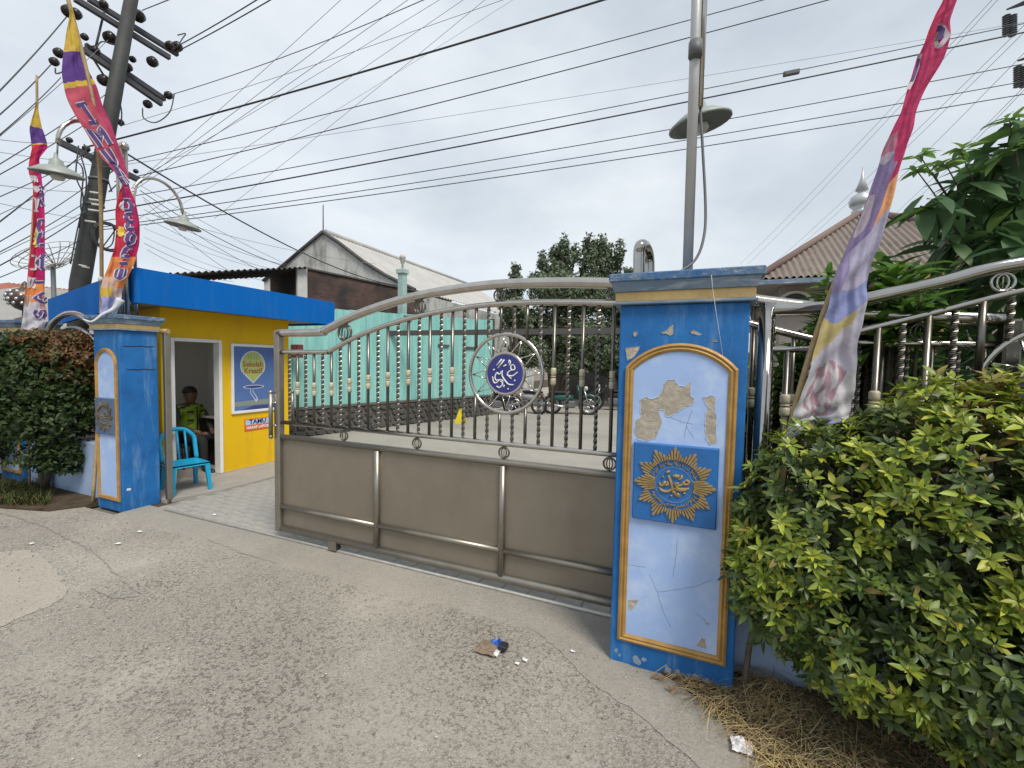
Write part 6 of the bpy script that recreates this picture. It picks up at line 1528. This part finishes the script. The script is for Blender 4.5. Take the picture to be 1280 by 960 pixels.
wire((110, 275), 11.9, (0, 250), 10, .05, .006, 'thin line nearly level between pole and left edge, lower', 'cable2', extend=(0, .8))
wire((104, 215), 11.8, (0, 262), 9, .06, .007, 'thin slanting line crossing behind the small banner, upper', 'cable2', extend=(0, 1))
wire((110, 262), 11.8, (0, 312), 9, .06, .007, 'thin slanting line crossing behind the small banner, lower', 'cable2', extend=(0, 1))
# lines to the left of the pole
for (x0, y0, x1, y1, r, lb) in ((84, 20, 0, 103, .013, 'black line from the top left insulator down to the left edge, highest'), (66, 78, 0, 133, .012, 'black line from the lower left insulator to the left edge'), (76, 97, 0, 158, .010, 'line reaching the left edge level with the small banner tip'),
        (135, 50, 0, 160, .007, 'thin long line passing behind the big banner to the left edge'), (132, 118, 0, 195, .010, 'line from the pole behind the curved banner, third group'), (130, 140, 0, 208, .010, 'line from the pole behind the curved banner, fourth group'),
        (140, 178, 0, 236, .009, 'wire running low left from under the lower arm'), (110, 186, 0, 267, .013, 'heavy wire from the small arm down left behind the lamp'), (112, 230, 0, 292, .010, 'wire crossing behind the small banner, middle height'),
        (108, 252, 0, 305, .010, 'wire crossing behind the small banner, below the middle one'), (105, 268, 0, 322, .012, 'wire crossing low behind the dish, upper'), (100, 300, 0, 337, .009, 'wire crossing low behind the dish, lower'), (75, 178, 0, 165, .006, 'thin shallow line from the small arm to the left edge'), (118, 240, 0, 222, .006, 'thin shallow line under the left lamp')):
    wire((x0, y0), 11.8, (x1, y1), 9, .10, r, lb, 'cable' if r > .008 else 'cable2', extend=(0, 1.0))
# faint high-voltage lines and tower far right
for (x0, y0, x1, y1, lb) in ((1236, 0, 925, 330, 'faint distant line, leftmost of the slanting ones behind the leaning banner'), (1243, 0, 935, 330, 'faint distant line beside the leftmost slanting one'), (1262, 45, 960, 335, 'faint distant line from the upper tower insulator'), (1268, 48, 985, 320, 'faint distant line just right of the upper insulator line'), (1280, 62, 1010, 330, 'faint distant line in the middle of the right group'), (1276, 108, 1080, 300, 'faint distant line from the lower tower insulator'), (1282, 106, 1100, 290, 'faint distant line lowest at the right edge')):
    wire((x0, y0), 70, (x1, y1), 160, 1.0, .040, lb, 'hv', 'distant high voltage lines', extend=(.12, 0))
tb = pd(1420, 60, 72); tw_ = thing('transmission_tower', 'lattice high voltage tower whose arm tips show at the upper right edge', 'pylon', (tb.x, tb.y, 0))
tm = MB()
def leg4(z): w_ = lerp(4.2, .8, min(1, z/62)); return [Vector((tb.x + sx*w_, tb.y + sy*w_, z)) for sx, sy in ((1,1),(1,-1),(-1,-1),(-1,1))]
zs = [0, 12, 24, 34, 43, 51, 58, 64, 70]
for a, b in zip(zs, zs[1:]):
    A_, B2 = leg4(a), leg4(b)
    for i in range(4):
        tm.tube([A_[i], B2[i]], .12, 4); tm.tube([A_[i], B2[(i+1) % 4]], .07, 4); tm.tube([B2[i], B2[(i+1) % 4]], .07, 4)
tm.build('tower_body', 'lattice', tw_)
for (px, py) in ((1258, 12), (1272, 76)):
    tip = pd(px, py, 71); root_ = Vector((tb.x, tb.y, tip.z)); a = MB()
    for dz_ in (-.6, .9): a.tube([tip, root_ + Vector((0, .8, dz_))], .09, 4); a.tube([tip, root_ + Vector((0, -.8, dz_))], .09, 4)
    for k in range(1, 5): q = tip.lerp(root_, k/5); a.tube([q + Vector((0, 0, -.12*k)), q + Vector((0, 0, .18*k))], .05, 4)
    ar_ = a.build('tower_arm', 'lattice', tw_)
    for dx in (0, 8):
        q0 = pd(px + dx, py + 8, 71); q1 = pd(px + dx, py + 32, 71); pr_ = []; n = 10; i_ = MB()
        for k in range(n): i_.lathe([(.28, -.06), (.36, 0), (.28, .06)], 8, Matrix.Translation(q0.lerp(q1, k/(n-1))))
        i_.tube([q0, q1], .12, 5); i_.build('insulator_string', 'lattice', ar_)

# ------------------------------------------------------------------ litter
tr = thing('litter_packet', 'crushed blue and brown packet lying on the concrete drive before the gate', 'litter', tuple(pg(617, 812)))
p = pg(617, 812); rnd = random.Random(2)
def crumple(cx, cy, w, h_, z, seed, n=7):
    r_ = random.Random(seed); hts = [[r_.uniform(.2, 1) * z for _ in range(n+1)] for _ in range(n+1)]
    return MB().grid(lambda a, b: (cx + (a - .5)*w + r_.uniform(-.004, .004), cy + (b - .5)*h_ + r_.uniform(-.004, .004), .006 + hts[round(a*n)][round(b*n)] * (.25 + .75*math.sin(PI*a)*math.sin(PI*b))), n, n, smooth=False)
crumple(p.x - .03, p.y - .01, .13, .12, .035, 1).build('brown_wrap', 'trash_brown', tr); crumple(p.x + .01, p.y + .035, .10, .06, .055, 2).build('blue_wrap', 'trash_blue', tr); MB().bbox(p.x + .03, p.x + .08, p.y - .01, p.y + .045, .008, .04, .006).build('dark_wrap', 'dark', tr)
crumple(p.x + .035, p.y - .035, .03, .05, .03, 3).build('pale_scrap', 'paper', tr)
p = pg(927, 936); solo(crumple(p.x, p.y, .085, .08, .05, 5), 'crumpled_paper', 'paper', 'crumpled white paper at the edge of the dry grass', 'litter')
for (px, py, s_, lb) in ((646, 830, .018, 'small white scrap just below right of the blue packet'), (656, 826, .022, 'longer white scrap beside the packet, second from it'), (716, 815, .016, 'round white scrap between packet and peeling pillar'), (148, 680, .03, 'white paper scrap in front of the left blue pillar'), (175, 665, .03, 'white scrap on the seam beyond the left pillar'), (268, 644, .03, 'pale scrap near the walkway edge'), (690, 552, .05, 'white mark of paper on the yard seen through the gate bars'), (40, 680, .025, 'white scrap on the pale concrete patch at left')):
    p = pg(px, py); solo(crumple(p.x, p.y, s_*1.4, s_, .008, int(px), 3), 'paper_scrap', 'paper', lb, 'litter', 'paper scraps on the ground')
p = pg(845, 852); lf = MB()
for k in range(7): q = pg(random.uniform(820, 880), random.uniform(846, 862)); leaf_into(lf, Vector((q.x, q.y, .02)), rdir(random).cross(Vector((0,0,1))), Vector((0,0,1)), .05, .02, (.25, .14, .06), droop=.05)
solo(lf, 'fallen_leaves', 'straw', 'few fallen brown leaves at the foot of the peeling pillar', 'leaves', kind='stuff')
